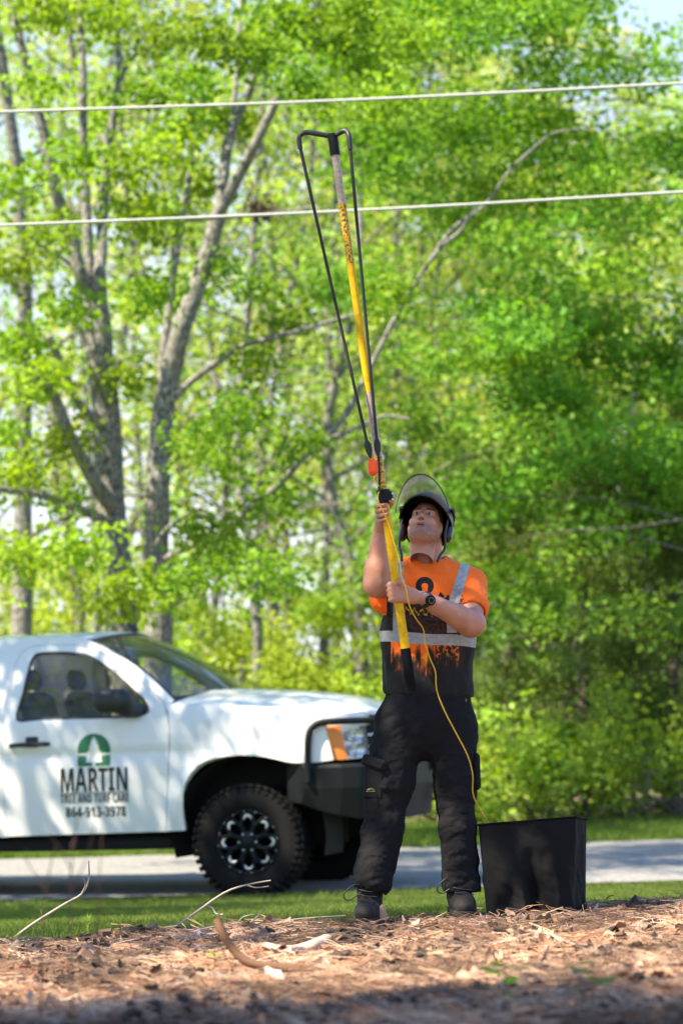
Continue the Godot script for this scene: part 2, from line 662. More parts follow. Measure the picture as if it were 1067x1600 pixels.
func grass() -> void:
	var r := rng(21)
	var tuft := blade_tuft(r, 16, 0.042, 0.05, 0.0022)
	var buf := PackedFloat32Array()
	while buf.size() < 16 * 17000:
		var d := r.randf_range(11.2, 21.6)
		var x := r.randf_range(-0.17, 0.17) * d
		if d < mulch_edge(x) - 0.12 + 0.3 * pow(r.randf(), 0.6) or d > 21.3 + 0.2 * bump.get_noise_2d(x * 3, 5):
			continue
		var v := r.randf_range(0.7, 1.3) * (1.0 + 0.4 * bump.get_noise_2d(x * 1.5, d))
		var hue := r.randf() * 0.05
		inst(buf, Basis(Vector3.UP, r.randf() * TAU).scaled(Vector3.ONE * r.randf_range(0.7, 1.4)), Vector3(x, ground_y(x, d) + (0.03 if d < mulch_edge(x) else 0.0), -d), Color((0.15 + hue) * v, 0.225 * v, 0.065 * v))
	tag(scatter("lawn_grass", tuft, M.grass_blade, buf), "short green lawn grass between the mulch and the lane", "grass", "", "stuff")
	var far := blade_tuft(r, 16, 0.11, 0.12, 0.005)
	buf = PackedFloat32Array()
	for k in 7000:
		var d := r.randf_range(27.2, 31.2)
		var x := r.randf_range(-0.18, 0.18) * d
		var v := r.randf_range(0.8, 1.2)
		inst(buf, Basis(Vector3.UP, r.randf() * TAU).scaled(Vector3.ONE * r.randf_range(0.7, 1.3)), Vector3(x, ground_y(x, d), -d), Color(0.17 * v, 0.25 * v, 0.055 * v))
	tag(scatter("verge_grass", far, M.grass_blade, buf), "sunlit pale grass verge beyond the lane", "grass", "", "stuff")

# ---------- trees ----------
func spray(s: int, count: int, length: float, wide: float, rad: float) -> ArrayMesh:
	var r := rng(s)
	var mb := MB.new()
	for k in count:
		var o := Vector3(r.randfn(), r.randfn() * 0.55, r.randfn()) * rad * 0.6
		var t := (Vector3(r.randf_range(-1, 1), r.randf_range(-0.7, 0.4), r.randf_range(-1, 1)) + o.normalized() * 0.5).normalized()
		var up := Vector3(r.randfn() * 0.7, 1.0, r.randfn() * 0.7).normalized()
		var sd := t.cross(up).normalized()
		up = sd.cross(t).normalized()
		var l := length * r.randf_range(0.7, 1.25)
		var w := wide * l / length
		var a := o
		var tip := o + t * l - up * l * 0.12
		var q := o + t * l * 0.42
		for sg in [-1.0, 1.0]:
			var e: Vector3 = q + sd * (w * sg) + up * w * 0.25
			var e2: Vector3 = o + t * l * 0.72 + sd * (w * 0.72 * sg) + up * w * 0.1
			var nn: Vector3 = (up - sd * (0.3 * sg)).normalized()
			var i0 := mb.p(a, nn)
			var i1 := mb.p(e, nn)
			var i2 := mb.p(e2, nn)
			var i3 := mb.p(tip, nn)
			mb.tri(i0, i1, i2)
			mb.tri(i0, i2, i3)
	return mb.mesh()

func in_view(p: Vector3, side := 420.0, top := 520.0) -> bool:
	var d := -p.z
	if d < 1.0:
		return false
	var px := 533.5 + p.x / d * F
	var py := 1077.0 - (p.y - 1.0) / d * F
	return px > -side and px < 1067.0 + side and py > -top

# clumps: [centre, radii, sprays] relative to the tree's base
func crown(tree: Node3D, clumps: Array, tint: Color, size: float, mesh: Mesh, s: int, m: Material, cull := true, called := "crown") -> void:
	var r := rng(s)
	var buf := PackedFloat32Array()
	for c in clumps:
		var shade := r.randf_range(0.75, 1.25)
		var warm := r.randf_range(0.85, 1.12)
		for k in int(c[2]):
			var q := Vector3(r.randfn(), r.randfn(), r.randfn()).normalized() * pow(r.randf(), 0.45)
			q = (c[0] as Vector3) + q * (c[1] as Vector3)
			if cull and not in_view(q + tree.position):
				continue
			var b := Basis.from_euler(Vector3(r.randfn() * 0.5, r.randf() * TAU, r.randfn() * 0.5)).scaled(Vector3.ONE * size * r.randf_range(0.7, 1.3))
			var v := shade * r.randf_range(0.75, 1.3)
			inst(buf, b, q, Color(tint.r * v * warm, tint.g * v, tint.b * v))
	if buf.size():
		scatter(called, mesh, m, buf, tree)

func limb(tree: Node3D, called: String, pts: Array, rad: Array, m: Material, sides := 9) -> void:
	var sm := smooth(pts, rad, 4)
	var mb := MB.new()
	tube(mb, sm[0], sm[1], sides, true, bump)
	put(called, mb.mesh(), m, tree)

# a tree of the wood: trunk, rising limbs, leaf clumps along them
func wood_tree(called: String, label: String, group: String, x: float, d: float, height: float, r0: float, spread: float, low: float, per: int, tint: Color, size: float, mesh: Mesh, s: int, bark: Material, cull := true) -> Node3D:
	var r := rng(s)
	var y0 := ground_y(x, d) - 0.05
	var t := base(called, Vector3(x, y0, -d), label, "tree", group)
	var pts := []
	var rad := []
	var lean := Vector3(r.randfn() * 0.05, 0, r.randfn() * 0.05)
	for k in 7:
		var f := k / 6.0
		pts.append(Vector3(0, height * 0.94 * f, 0) + lean * height * f + (Vector3(r.randfn(), 0, r.randfn()) * 0.012 * height * (1.0 if k else 0.0)))
		rad.append(r0 * (1.35 if k == 0 else 1.0 - 0.85 * f))
	limb(t, "trunk", pts, rad, bark, 10)
	var clumps := []
	var n := int(height * 1.5)
	for k in n:
		var f := lerpf(low, 0.97, (k + r.randf()) / n)
		var i := mini(int(f * 6.0), 5)
		var a: Vector3 = (pts[i] as Vector3).lerp(pts[i + 1], f * 6.0 - i)
		var an := k * 2.4 + r.randf() * 0.8
		var reach := spread * r.randf_range(0.5, 1.0) * (1.0 - 0.55 * maxf(0.0, (f - 0.45) / 0.55))
		var b := a + Vector3(cos(an), r.randf_range(0.1, 0.7), sin(an)) * reach
		var mid := a.lerp(b, 0.5) + Vector3(0, r.randf_range(-0.1, 0.25) * reach, 0)
		var br := lerpf(r0 * 0.32, 0.02, f)
		if not cull or in_view(mid + t.position, 60, 60):
			limb(t, "branch", [a, mid, b], [br, br * 0.6, br * 0.25], bark, 6)
		for q in 3:
			var w := lerpf(0.45, 1.08, (q + r.randf()) / 3.0)
			var c := (a.lerp(mid, w * 2.0) if w < 0.5 else mid.lerp(b, w * 2.0 - 1.0)) + Vector3(r.randfn(), r.randfn() * 0.6, r.randfn()) * 0.35
			var cr := r.randf_range(0.45, 0.95)
			clumps.append([c, Vector3(cr, cr * 0.55, cr), per * r.randf_range(0.6, 1.4)])
	crown(t, clumps, tint, size, mesh, s + 1, M.leaf, cull)
	return t

func px_limb(t: Node3D, called: String, d: float, line: Array, w0: float, w1: float, m: Material, r: RandomNumberGenerator, away := 0.0) -> void:
	var pts := []
	var rad := []
	var n := line.size() / 2
	for k in n:
		var f := float(k) / (n - 1)
		var dd := d + away * f + (r.randfn() * 0.06 if k else 0.0)
		pts.append(at(line[2 * k], line[2 * k + 1], dd) - t.position)
		rad.append(lerpf(w0, w1, f) * dd / F / 2.0)
	limb(t, called, pts, rad, m, 10)

func px_clumps(t: Node3D, d: float, list: Array, per: float, r: RandomNumberGenerator, deep := 1.2) -> Array:
	var out := []
	for k in range(0, list.size(), 3):
		var dd := d + r.randfn() * deep
		var c := at(list[k], list[k + 1], dd) - t.position
		var cr: float = list[k + 2] * dd / F
		var many := cr * cr * per * 10.0
		out.append([c, Vector3(cr, cr * 0.6, cr), many])
	return out

func woods() -> void:
	var sp := spray(3, 10, 0.09, 0.031, 0.2)
	var sp2 := spray(4, 10, 0.098, 0.027, 0.21)
	var ced := spray(6, 26, 0.06, 0.007, 0.15)
	var r := rng(300)
	# the forked tree and the leaning tree right behind the pickup's cab
	var A := base("forked_tree", Vector3(at(192, 1080, 28).x, ground_y(-2.2, 28.0) - 0.05, -28), "grey tree forking into several upright stems, nearest the pickup's roof, left of the other", "tree")
	A.set_meta("label", "big grey tree whose trunk splits into four upright stems")
	var g: Material = M.bark_grey
	px_limb(A, "trunk", 28, [193, 1320, 192, 1000, 182, 880, 174, 800, 167, 650, 156, 550, 150, 480, 145, 430], 52, 40, g, r)
	px_limb(A, "stem", 28, [140, 455, 127, 430, 106, 354, 86, 293, 71, 218, 56, 157, 35, 76, 15, 0, 5, -80], 24, 11, g, r, -0.8)
	px_limb(A, "stem", 28, [148, 450, 142, 430, 137, 354, 132, 253, 130, 167, 129, 76, 124, 0, 122, -90], 18, 9, g, r, 0.4)
	px_limb(A, "stem", 28.1, [130, 175, 119, 116, 109, 50, 104, 0, 100, -70], 11, 7, g, r, 0.6)
	px_limb(A, "stem", 28, [152, 450, 157, 415, 162, 329, 165, 273, 175, 197, 187, 121, 185, 66, 182, 0, 180, -70], 20, 8, g, r, 0.9)
	px_limb(A, "branch", 28.5, [186, 125, 203, 96, 222, 78, 240, 72], 12, 5, g, r, 0.5)
	px_limb(A, "branch", 28, [174, 790, 156, 765, 137, 733, 106, 672, 81, 611, 45, 586], 26, 15, g, r, -1.2)
	px_limb(A, "branch", 28, [158, 665, 132, 640, 116, 616, 91, 556, 76, 525], 17, 10, g, r, -0.8)
	px_limb(A, "branch", 28, [166, 818, 157, 809, 116, 793, 76, 776, 0, 763, -60, 750], 18, 8, g, r, -1.0)
	px_limb(A, "branch", 28, [128, 430, 100, 405, 60, 380, 0, 330], 7, 4, g, r, -0.6)
	crown(A, px_clumps(A, 27.4, [60, 130, 40, 20, 290, 45, 80, 370, 40, 100, 250, 45, 200, 590, 40, 60, 600, 60, 30, 540, 55, 110, 480, 45, 210, 330, 50, 190, 260, 45, 150, 180, 40, 240, 60, 50, 230, 140, 45, 100, 690, 40, 20, 750, 60, 90, 780, 40, 160, 20, 60, 60, 20, 60, 20, 420, 50, 210, 470, 45, 0, 680, 50, 130, 860, 50, 170, 930, 60, 40, 870, 60], 34, r), Color(0.26, 0.4, 0.05), 0.85, sp, 41, M.leaf)
	var B := base("leaning_tree", Vector3(at(248, 1080, 27).x, ground_y(-1.8, 27.0) - 0.05, -27), "tall grey tree leaning away from the forked tree, its trunk dividing high up", "tree")
	px_limb(B, "trunk", 27.6, [248, 1330, 248, 1006, 252, 930, 250, 880, 245, 854, 248, 773, 250, 702, 258, 631, 268, 581, 286, 506, 309, 445, 329, 380, 344, 324], 46, 25, g, r)
	px_limb(B, "stem", 27.6, [338, 345, 349, 283, 359, 212, 385, 152, 420, 61, 440, 0, 450, -70], 20, 9, g, r, 0.6)
	px_limb(B, "stem", 27.6, [344, 330, 374, 273, 400, 223, 430, 162, 463, 96, 491, 20, 510, -60], 20, 9, g, r, -0.8)
	px_limb(B, "stem", 27.6, [356, 240, 366, 160, 372, 70, 376, 0, 378, -60], 10, 6, g, r, 0.9)
	px_limb(B, "stem", 27.6, [254, 640, 253, 581, 258, 531, 268, 455, 283, 354, 299, 253, 302, 160], 17, 7, g, r, 0.8)
	px_limb(B, "branch", 27.6, [262, 632, 273, 621, 304, 591, 354, 556, 385, 538, 445, 523, 506, 505, 560, 490], 14, 5, g, r, -0.6)
	px_limb(B, "branch", 27.6, [260, 715, 268, 702, 278, 672, 304, 652, 354, 642, 395, 647], 10, 4, g, r, -0.8)
	px_limb(B, "branch", 27.6, [248, 880, 258, 874, 283, 859, 304, 849, 334, 824], 18, 8, g, r, -0.7)
	px_limb(B, "branch", 27.6, [232, 880, 238, 864, 258, 829, 290, 805, 319, 791], 9, 4, g, r, -0.9)
	px_limb(B, "branch", 27.6, [252, 975, 268, 950, 288, 915, 319, 880, 374, 809, 435, 758, 471, 718, 506, 687, 540, 647, 585, 560, 624, 484, 663, 420, 708, 356, 757, 321, 792, 272, 821, 242, 866, 207, 920, 202], 15, 2.5, g, r, -0.6)
	px_limb(B, "branch", 27.0, [506, 690, 560, 668, 600, 650, 640, 655], 10, 4, g, r, -0.5)
	px_limb(B, "branch", 26.7, [663, 422, 690, 385, 720, 360, 735, 330], 8, 3, g, r, -0.3)
	crown(B, px_clumps(B, 26.8, [330, 60, 60, 400, 90, 60, 300, 130, 45, 290, 200, 50, 370, 190, 45, 250, 350, 50, 290, 470, 40, 440, 30, 60, 480, 120, 55, 330, 720, 45, 300, 690, 40, 400, 560, 45, 450, 505, 40, 240, 460, 40, 350, 660, 45, 390, 640, 40, 330, 830, 50, 300, 900, 45, 360, 860, 50, 420, 790, 45, 470, 690, 40, 520, 60, 60, 560, 20, 60, 510, 160, 40, 430, 900, 55, 600, 150, 50, 560, 110, 50, 640, 60, 60, 700, 340, 40, 770, 290, 50, 860, 190, 50, 620, 460, 45, 250, 240, 45, 320, 290, 40, 250, 930, 45, 230, 900, 30, 400, 450, 40, 340, 420, 35], 34, r), Color(0.23, 0.38, 0.05), 0.85, sp, 42, M.leaf)
	# a clump of dead leaves caught in the fork
	var nest := base("leaf_nest", at(408, 330, 27.2), "dark clump of dead leaves lodged on a twig above the lower cable", "nest")
	var nb := PackedFloat32Array()
	for k in 34:
		inst(nb, rand_basis(r, r.randf_range(0.3, 0.5)), Vector3(r.randfn() * 0.06, r.randfn() * 0.02, r.randfn() * 0.05), Color(0.05, 0.03, 0.02) * r.randf_range(0.6, 1.5))
	scatter("dead_leaves", sp, M.litter, nb, nest)
	limb(nest, "twig", [Vector3(-0.9, -0.1, 0), Vector3(0, -0.03, 0), Vector3(0.5, 0.02, 0.1)], [0.03, 0.02, 0.01], g, 6)
	# the broad tree whose crown fills the right half; its trunk stands outside the frame
	var R := base("broad_tree", Vector3(4.6, ground_y(4.6, 31.0) - 0.05, -31), "broad mid-green tree whose wide crown hangs over the lane's far verge", "tree")
	limb(R, "trunk", [Vector3(0, 0, 0), Vector3(0.1, 2, 0), Vector3(-0.1, 4.5, 0.1), Vector3(0, 7.5, 0), Vector3(0.2, 11, 0)], [0.42, 0.3, 0.26, 0.2, 0.08], M.bark_brown, 12)
	var cl := []
	for k in 150:
		var px := r.randf_range(540, 1190)
		var py := r.randf_range(-120, 985)
		if px > 960 and py < 50 and r.randf() < 0.6 or px > 990 and py < 430 and r.randf() < 0.5:
			continue
		if px < 640 and py > 250 and r.randf() < 0.5 or px < 560 + 120 * r.randf() and py > 500:
			continue
		var dd := 31.0 + r.randfn() * 1.6
		var c := at(px, py, dd) - R.position
		var cr := r.randf_range(0.4, 0.8)
		cl.append([c, Vector3(cr * 1.2, cr * 0.5, cr * 1.2), r.randf_range(26, 60)])
		if k % 16 == 0 and px < 900:
			var a := Vector3(0, clampf(c.y - absf(c.x) * 0.15, 1.6, 10.0), 0)
			limb(R, "branch", [a, a.lerp(c, 0.5) + Vector3(0, 0.25, 0), c], [0.02, 0.013, 0.006], M.bark_grey, 6)
	crown(R, cl, Color(0.19, 0.36, 0.06), 0.9, sp2, 43, M.leaf)
	px_limb(R, "branch", 29.5, [1120, 800, 1000, 822, 905, 828, 840, 835, 790, 850], 4, 2, M.bark_brown, r)
	# cedars and dim undergrowth below it
	for e in [[905.0, 33.0, 5.2, 1.5, 71], [1045.0, 32.6, 4.6, 1.3, 72], [790.0, 34.2, 4.3, 1.5, 73], [1120.0, 33.5, 6.0, 1.6, 74]]:
		var cx := at(e[0], 1077, e[1]).x
		var t := base("cedar", Vector3(cx, ground_y(cx, e[1]) - 0.05, -e[1]), "dark green cedar with drooping boughs and bare lower twigs", "tree", "cedars at the edge of the wood")
		limb(t, "trunk", [Vector3.ZERO, Vector3(0.05, e[2] * 0.5, 0), Vector3(0, e[2], 0)], [0.11, 0.07, 0.02], M.bark_brown, 8)
		var cc := []
		for k in 70:
			var f := pow(r.randf(), 0.9)
			var an := r.randf() * TAU
			var reach: float = e[3] * (1.05 - f) * r.randf_range(0.55, 1.0)
			var yb: float = e[2] * (0.1 + 0.9 * f)
			var c := Vector3(cos(an) * reach, yb - reach * 0.25, sin(an) * reach)
			if f > 0.12:
				cc.append([c, Vector3(0.3, 0.16, 0.3), 26])
			if k % 3 == 0:
				limb(t, "branch", [Vector3(0, yb, 0), c * Vector3(0.55, 0, 0.55) + Vector3(0, yb + 0.02, 0), c], [0.024, 0.016, 0.006], M.bark_brown, 5)
		crown(t, cc, Color(0.2, 0.27, 0.07), 1.0, ced, e[4], M.needle_leaf)
	# trees of the wood
	var spots := [[28, 34, 15, 0.15], [390, 36, 15, 0.075], [425, 40, 16, 0.08], [480, 38, 15, 0.07], [503, 45, 16, 0.08], [532, 37, 15, 0.1], [330, 46, 17, 0.1], [600, 43, 14, 0.08], [690, 47, 12, 0.09], [745, 41, 11, 0.08], [880, 45, 10, 0.09], [1000, 39, 10, 0.09], [1060, 46, 11.5, 0.1], [95, 44, 17, 0.1], [255, 50, 18, 0.11], [-60, 41, 16, 0.11], [180, 40, 16, 0.09], [830, 52, 11, 0.1], [440, 54, 18, 0.11], [40, 55, 19, 0.12], [640, 55, 14, 0.11], [960, 55, 11, 0.11], [1130, 41, 10.5, 0.09], [310, 39, 15, 0.07], [-230, 46, 9.5, 0.09], [-430, 50, 11, 0.1], [-340, 40, 8, 0.08], [-620, 46, 11, 0.1], [1290, 44, 12, 0.1], [1450, 40, 11, 0.1], [60, 60, 22, 0.13], [300, 60, 22, 0.12], [520, 60, 20, 0.12], [350, 42, 15, 0.06], [410, 37, 14, 0.055], [455, 43, 15, 0.06], [560, 39, 14, 0.06], [580, 46, 15, 0.07], [220, 43, 16, 0.07], [140, 38, 15, 0.06], [670, 62, 18, 0.13], [800, 60, 16, 0.12], [930, 62, 15, 0.12], [1070, 60, 14, 0.12]]
	for k in spots.size():
		var e: Array = spots[k]
		var x := at(e[0], 1077, e[1]).x
		var far: float = clampf((e[1] - 34.0) / 20.0, 0, 1.3)
		var look := "distant tree at the very back of the wood with sunlight painted pale into its leaves" if e[1] > 58 else "yellow-green tree standing deep in the wood with sunlight painted pale into its leaves" if e[1] > 42.5 else "stout grey-trunked green tree near the edge of the wood" if e[3] > 0.13 else "grey-trunked tree with bright green leaves near the edge of the wood" if e[3] > 0.085 else "thin straight dark-trunked tree near the edge of the wood"
		wood_tree("woodland_tree", look, "trees of the wood behind the lane", x, e[1], e[2], e[3], 2.6 + far * 0.6, 0.22, (3 if e[0] < 600 else 8) + int(far * (3 if e[0] < 600 else 6)), Color(0.32 + 0.03 * (k % 3), 0.5, 0.13) if e[1] < 43.0 else Color(0.45 + 0.03 * (k % 3), 0.56, 0.23), 1.0 + far * 0.4, sp if k % 2 else sp2, 500 + k * 7, M.bark_grey, e[0] > -100 and e[0] < 1150)  # farther crowns tinted paler, painting bright hazy sunlight into the leaves
	# shrubs along the wood's edge
	for e in [[60, 33.5, 1.5, 1], [200, 34.5, 1.7, 1], [330, 33, 1.5, 1], [430, 34, 1.6, 1], [540, 33.4, 1.5, 1], [130, 36.5, 2.4, 1], [400, 37, 2.2, 1], [640, 35, 1.6, 0], [700, 33.6, 1.2, 0], [760, 31.4, 0.9, 0], [830, 31.0, 0.8, 0], [905, 30.8, 0.9, 0], [980, 30.7, 0.9, 0], [1070, 30.6, 1.2, 0], [700, 31.3, 0.8, 0], [1140, 30.8, 1.0, 0], [590, 37, 2.6, 1], [850, 38, 2.4, 0], [710, 38.0, 2.3, 0]]:
		var x := at(e[0], 1077, e[1]).x
		var by_truck: bool = e[3] == 1
		var t := base("shrub", Vector3(x, ground_y(x, e[1]), -e[1]), "leafy yellow-green shrub at the wood's edge behind the pickup" if by_truck else "low green shrub at the foot of the cedars beyond the verge", "shrub", "bright shrubs behind the pickup" if by_truck else "undergrowth beyond the verge")
		var cc := []
		for q in 9:
			var c := Vector3(r.randfn() * (0.6 if by_truck else 0.8), r.randf_range(0.15, 1.0) * e[2] * (1.25 if by_truck else r.randf_range(0.7, 1.9)), r.randfn() * 0.4)
			cc.append([c, Vector3(0.55, 0.34, 0.5), 40 if by_truck else 17])
			limb(t, "stem", [Vector3(r.randfn() * 0.06, 0, r.randfn() * 0.06), c * Vector3(0.4, 0.5, 0.4), c], [0.02, 0.014, 0.006], M.bark_brown, 5)
		crown(t, cc, Color(0.34, 0.47, 0.08), 0.85, sp2, 900 + int(e[0]), M.leaf)
	# low saplings deep in the wood, closing the view under the crowns
	for k in 21:
		var d := 44.0 + 4.0 * (k % 3) + r.randf() * 2.0
		var x := at(-360.0 + 78.0 * k, 1077, d).x
		var t := base("sapling", Vector3(x, ground_y(x, d), -d), "low leafy sapling deep in the wood under the tall crowns", "sapling", "saplings deep in the wood")
		var cc := []
		for q in 12:
			var c := Vector3(r.randfn() * 0.9, r.randf_range(0.2, 3.6), r.randfn() * 0.5)
			cc.append([c, Vector3(0.7, 0.45, 0.6), 21])
		limb(t, "trunk", [Vector3.ZERO, Vector3(0.1, 1.8, 0), Vector3(0, 3.6, 0.1)], [0.05, 0.035, 0.012], M.bark_brown, 6)
		crown(t, cc, Color(0.45, 0.56, 0.23), 1.2, sp2, 1300 + k, M.leaf)  # pale tint as on the far trees, sunlight put into the leaf colour
	# trees outside the frame that shade the worker, the pickup and the front of the bank
	for e in [[-5.6, 10.0, 10.5, 2.5, 8, 811, 0.5], [-5.6, 3.7, 10.0, 2.4, 44, 813, 0.5], [-7.5, 18.0, 12.0, 2.8, 16, 812, 0.45], [-6.4, 14.2, 11.0, 2.4, 13, 815, 0.5], [-5.4, 21.5, 14.5, 3.4, 15, 814, 0.56]]:
		wood_tree("shade_tree", "tall leafy roadside tree that shades the bank", "trees standing beside the bank", e[0], e[1], e[2], 0.2, e[3], e[6], e[4], Color(0.26, 0.4, 0.035), 1.1, sp, e[5], M.bark_grey, false)

func cables() -> void:
	for e in [[[-140, 181, 0, 175, 533, 157, 1067, 130, 1210, 121], "upper grey overhead cable crossing the trees"], [[-140, 356, 0, 352, 533, 330, 1067, 300, 1210, 292], "lower grey overhead cable crossing behind the slingshot fork"]]:
		var pts := []
		var rad := []
		for k in e[0].size() / 2:
			pts.append(at(e[0][2 * k], e[0][2 * k + 1], 19.0))
			rad.append(0.0105)
		var sm := smooth(pts, rad, 6)
		var a: Vector3 = pts[0]
		var b: Vector3 = pts[-1]
		sm[0].insert(0, a + (a - b) * 1.5 + Vector3(0, 0.5, 0))
		sm[0].append(b + (b - a) * 1.5 + Vector3(0, 0.5, 0))
		sm[1].append(0.0105)
		sm[1].append(0.0105)
		var mb := MB.new()
		tube(mb, sm[0], sm[1], 10)
		tag(put("overhead_cable", mb.mesh(), M.cable_grey), e[1], "cable", "overhead cables")

# ---------- pickup ----------
func zs(x: float, y: float) -> float:                    # half width of the bodywork
	var z := 0.972 + 0.022 * sin(PI * clampf((y - 0.45) / 0.9, 0, 1))
	var k := maxf(0.0, y - 1.33)
	z -= 0.42 * (k - 0.05 * (1.0 - exp(-k / 0.05)))
	z -= 0.01 * exp(-pow((y - 1.12) / 0.035, 2.0)) * clampf((-x - 0.2) * 3.0, 0, 1)
	if x > 0.4:
		z -= 0.34 * pow(x - 0.4, 2.0)
	for wx in [0.0, -3.42]:
		var rr := Vector2(x - wx, y - 0.45).length()
		z += 0.028 * exp(-pow((rr - 0.63) / 0.07, 2.0))
	return z

func front_at(s: float) -> Vector2:                      # plan of the nose: s 0 near corner, 1 middle, 2 far corner -> (x, z)
	var t := [Vector2(0.62, 0.95), Vector2(0.74, 0.915), Vector2(0.835, 0.845), Vector2(0.9, 0.74), Vector2(0.945, 0.58), Vector2(0.972, 0.34), Vector2(0.98, 0.0)]
	var u := clampf(s if s <= 1.0 else 2.0 - s, 0.0, 1.0) * 6.0
	var i := mini(int(u), 5)
	var p: Vector2 = t[i].cubic_interpolate(t[i + 1], t[maxi(i - 1, 0)], t[mini(i + 2, 6)], u - i)
	return p if s <= 1.0 else Vector2(p.x, -p.y)

func nose(s: float, y: float, out := 0.0) -> Vector3:
	var p := front_at(s)
	var q := front_at(s + 0.02) - front_at(s - 0.02)
	var nn := Vector2(-q.y, q.x).normalized()
	if nn.x < 0.0 and absf(nn.x) > 0.01 or s < 0.1 and nn.y < 0.0:
		nn = -nn
	p += nn * out
	return Vector3(p.x - (y - 1.0) * 0.1, y, p.y)

func shift_poly(a: PackedVector2Array, by: float) -> PackedVector2Array:
	var r := Geometry2D.offset_polygon(a, by, Geometry2D.JOIN_ROUND)
	return r[0] if r.size() else a

func lettering(words: String, where: Vector3, wide: float, tall: float, m: Material, parent: Node, called: String, weight := 700) -> MeshInstance3D:
	var f := SystemFont.new()
	f.font_names = PackedStringArray(["Droid Sans"])
	f.font_weight = weight
	var t := TextMesh.new()
	t.text = words
	t.font = f
	t.font_size = 64
	t.pixel_size = 0.002
	t.depth = 0.02
	t.curve_step = 1.0
	var o := put(called, t, m, parent)
	var b := t.get_aabb()
	o.position = where - Vector3(b.get_center().x * wide / b.size.x, b.get_center().y * tall / b.size.y, 0)
	o.scale = Vector3(wide / b.size.x, tall / b.size.y, 0.12)
	return o

func wheel(parent: Node3D, where: Vector3, sg: float, steer := 0.0) -> void:
	var w := Node3D.new()
	w.name = "wheel"
	parent.add_child(w, true)
	w.position = where
	w.rotation = Vector3(0, steer, 0)
	if sg < 0:
		w.rotation.y += PI
	var R := 0.437
	var hw := 0.155                                         # local z points outwards, the hub's outer face at z = hw
	var ax := Transform3D(Basis(Vector3.RIGHT, PI / 2), Vector3.ZERO)
	var mb := MB.new()
	var prof := [[0.24, hw - 0.02], [0.262, hw - 0.004], [0.29, hw + 0.008], [0.33, hw + 0.012], [0.37, hw + 0.006], [0.395, hw - 0.004], [0.41, hw - 0.02], [0.422, hw - 0.045], [0.426, 0.0], [0.422, -hw + 0.045], [0.41, -hw + 0.02], [0.37, -hw], [0.3, -hw], [0.24, -hw + 0.03]]
	lathe(mb, prof, ax, 64)
	for k in 44:                                            # tread and shoulder blocks
		var an := TAU * k / 44.0
		for row in 4:
			var z: float = [-0.115, -0.04, 0.04, 0.118][row]
			var a2 := an + (0.05 if row % 2 else 0.0)
			var b := Basis(Vector3(0, 0, 1), a2)
			var edge: bool = row == 0 or row == 3
			rbox(mb, Transform3D(b * Basis(Vector3.RIGHT, (0.35 if row == 0 else -0.35 if row == 3 else 0.0)), b * Vector3(0, 0.424 if not edge else 0.42, z)), Vector3(0.04, 0.024, 0.066 if not edge else 0.07), 0.004)
		var bs := Basis(Vector3(0, 0, 1), an + 0.03)
		rbox(mb, Transform3D(bs, bs * Vector3(0, 0.392, hw + 0.002)), Vector3(0.032 if k % 2 else 0.022, 0.03 if k % 2 else 0.042, 0.012), 0.003)
	put("tyre", mb.mesh(), M.tyre_rubber, w)
	mb = MB.new()
	lathe(mb, [[0.2, -0.12], [0.238, -0.12], [0.226, hw - 0.05], [0.238, hw - 0.028], [0.246, hw - 0.012], [0.24, hw - 0.004], [0.228, hw - 0.012], [0.218, hw - 0.03], [0.21, -0.06], [0.09, -0.07], [0.0, -0.07]], ax, 64)
	put("rim", mb.mesh(), M.black_steel, w)
	mb = MB.new()
	var ml := MB.new()
	for k in 8:
		var an := TAU * (k + 0.5) / 8.0
		var b := Basis(Vector3(0, 0, 1), an)
		# Y-shaped spoke
		var a := b * Vector3(0, 0.06, hw - 0.03)
		var j := b * Vector3(0, 0.135, hw - 0.012)
		tube(mb, [a, j], [0.027, 0.02], 6)
		for s in [-1.0, 1.0]:
			var e: Vector3 = b * Vector3(s * 0.05, 0.216, hw - 0.022)
			tube(mb, [j, e], [0.019, 0.015], 6)
		# milled window edge between two spokes
		var b2 := Basis(Vector3(0, 0, 1), an + TAU / 16.0)
		var arc := []
		var rr := []
		for q in 9:
			var t := (q - 4) / 4.0
			arc.append(b2 * Vector3(t * 0.05, 0.19 - 0.055 * (t * t) + (0.012 if q % 8 else 0.0), hw - 0.017))
			rr.append(0.0135 * (1.0 - 0.4 * absf(t)))
		tube(ml, arc, rr, 6)
	put("spokes", mb.mesh(), M.black_steel, w)
	put("milled_edges", ml.mesh(), M.milled, w)
	mb = MB.new()
	lathe(mb, [[0.085, -0.05], [0.085, hw - 0.02], [0.07, hw - 0.01], [0.05, hw - 0.008], [0.046, hw + 0.012], [0.0, hw + 0.015]], ax, 24)
	put("hub", mb.mesh(), M.black_steel, w)
	for k in 6:
		mb = MB.new()
		var an := TAU * k / 6.0
		lathe(mb, [[0.011, -0.02], [0.011, 0.01], [0.006, 0.016], [0, 0.017]], Transform3D(Basis(Vector3.RIGHT, PI / 2), Vector3(cos(an) * 0.068, sin(an) * 0.068, hw - 0.004)), 8)
		put("lug_nut", mb.mesh(), M.silver, w)
	for k in 16:
		mb = MB.new()
		var an := TAU * k / 16.0 + 0.1
		lathe(mb, [[0.006, -0.004], [0.006, 0.004], [0, 0.006]], Transform3D(Basis(Vector3.RIGHT, PI / 2), Vector3(cos(an) * 0.232, sin(an) * 0.232, hw - 0.004)), 6)
		put("rim_bolt", mb.mesh(), M.silver, w)

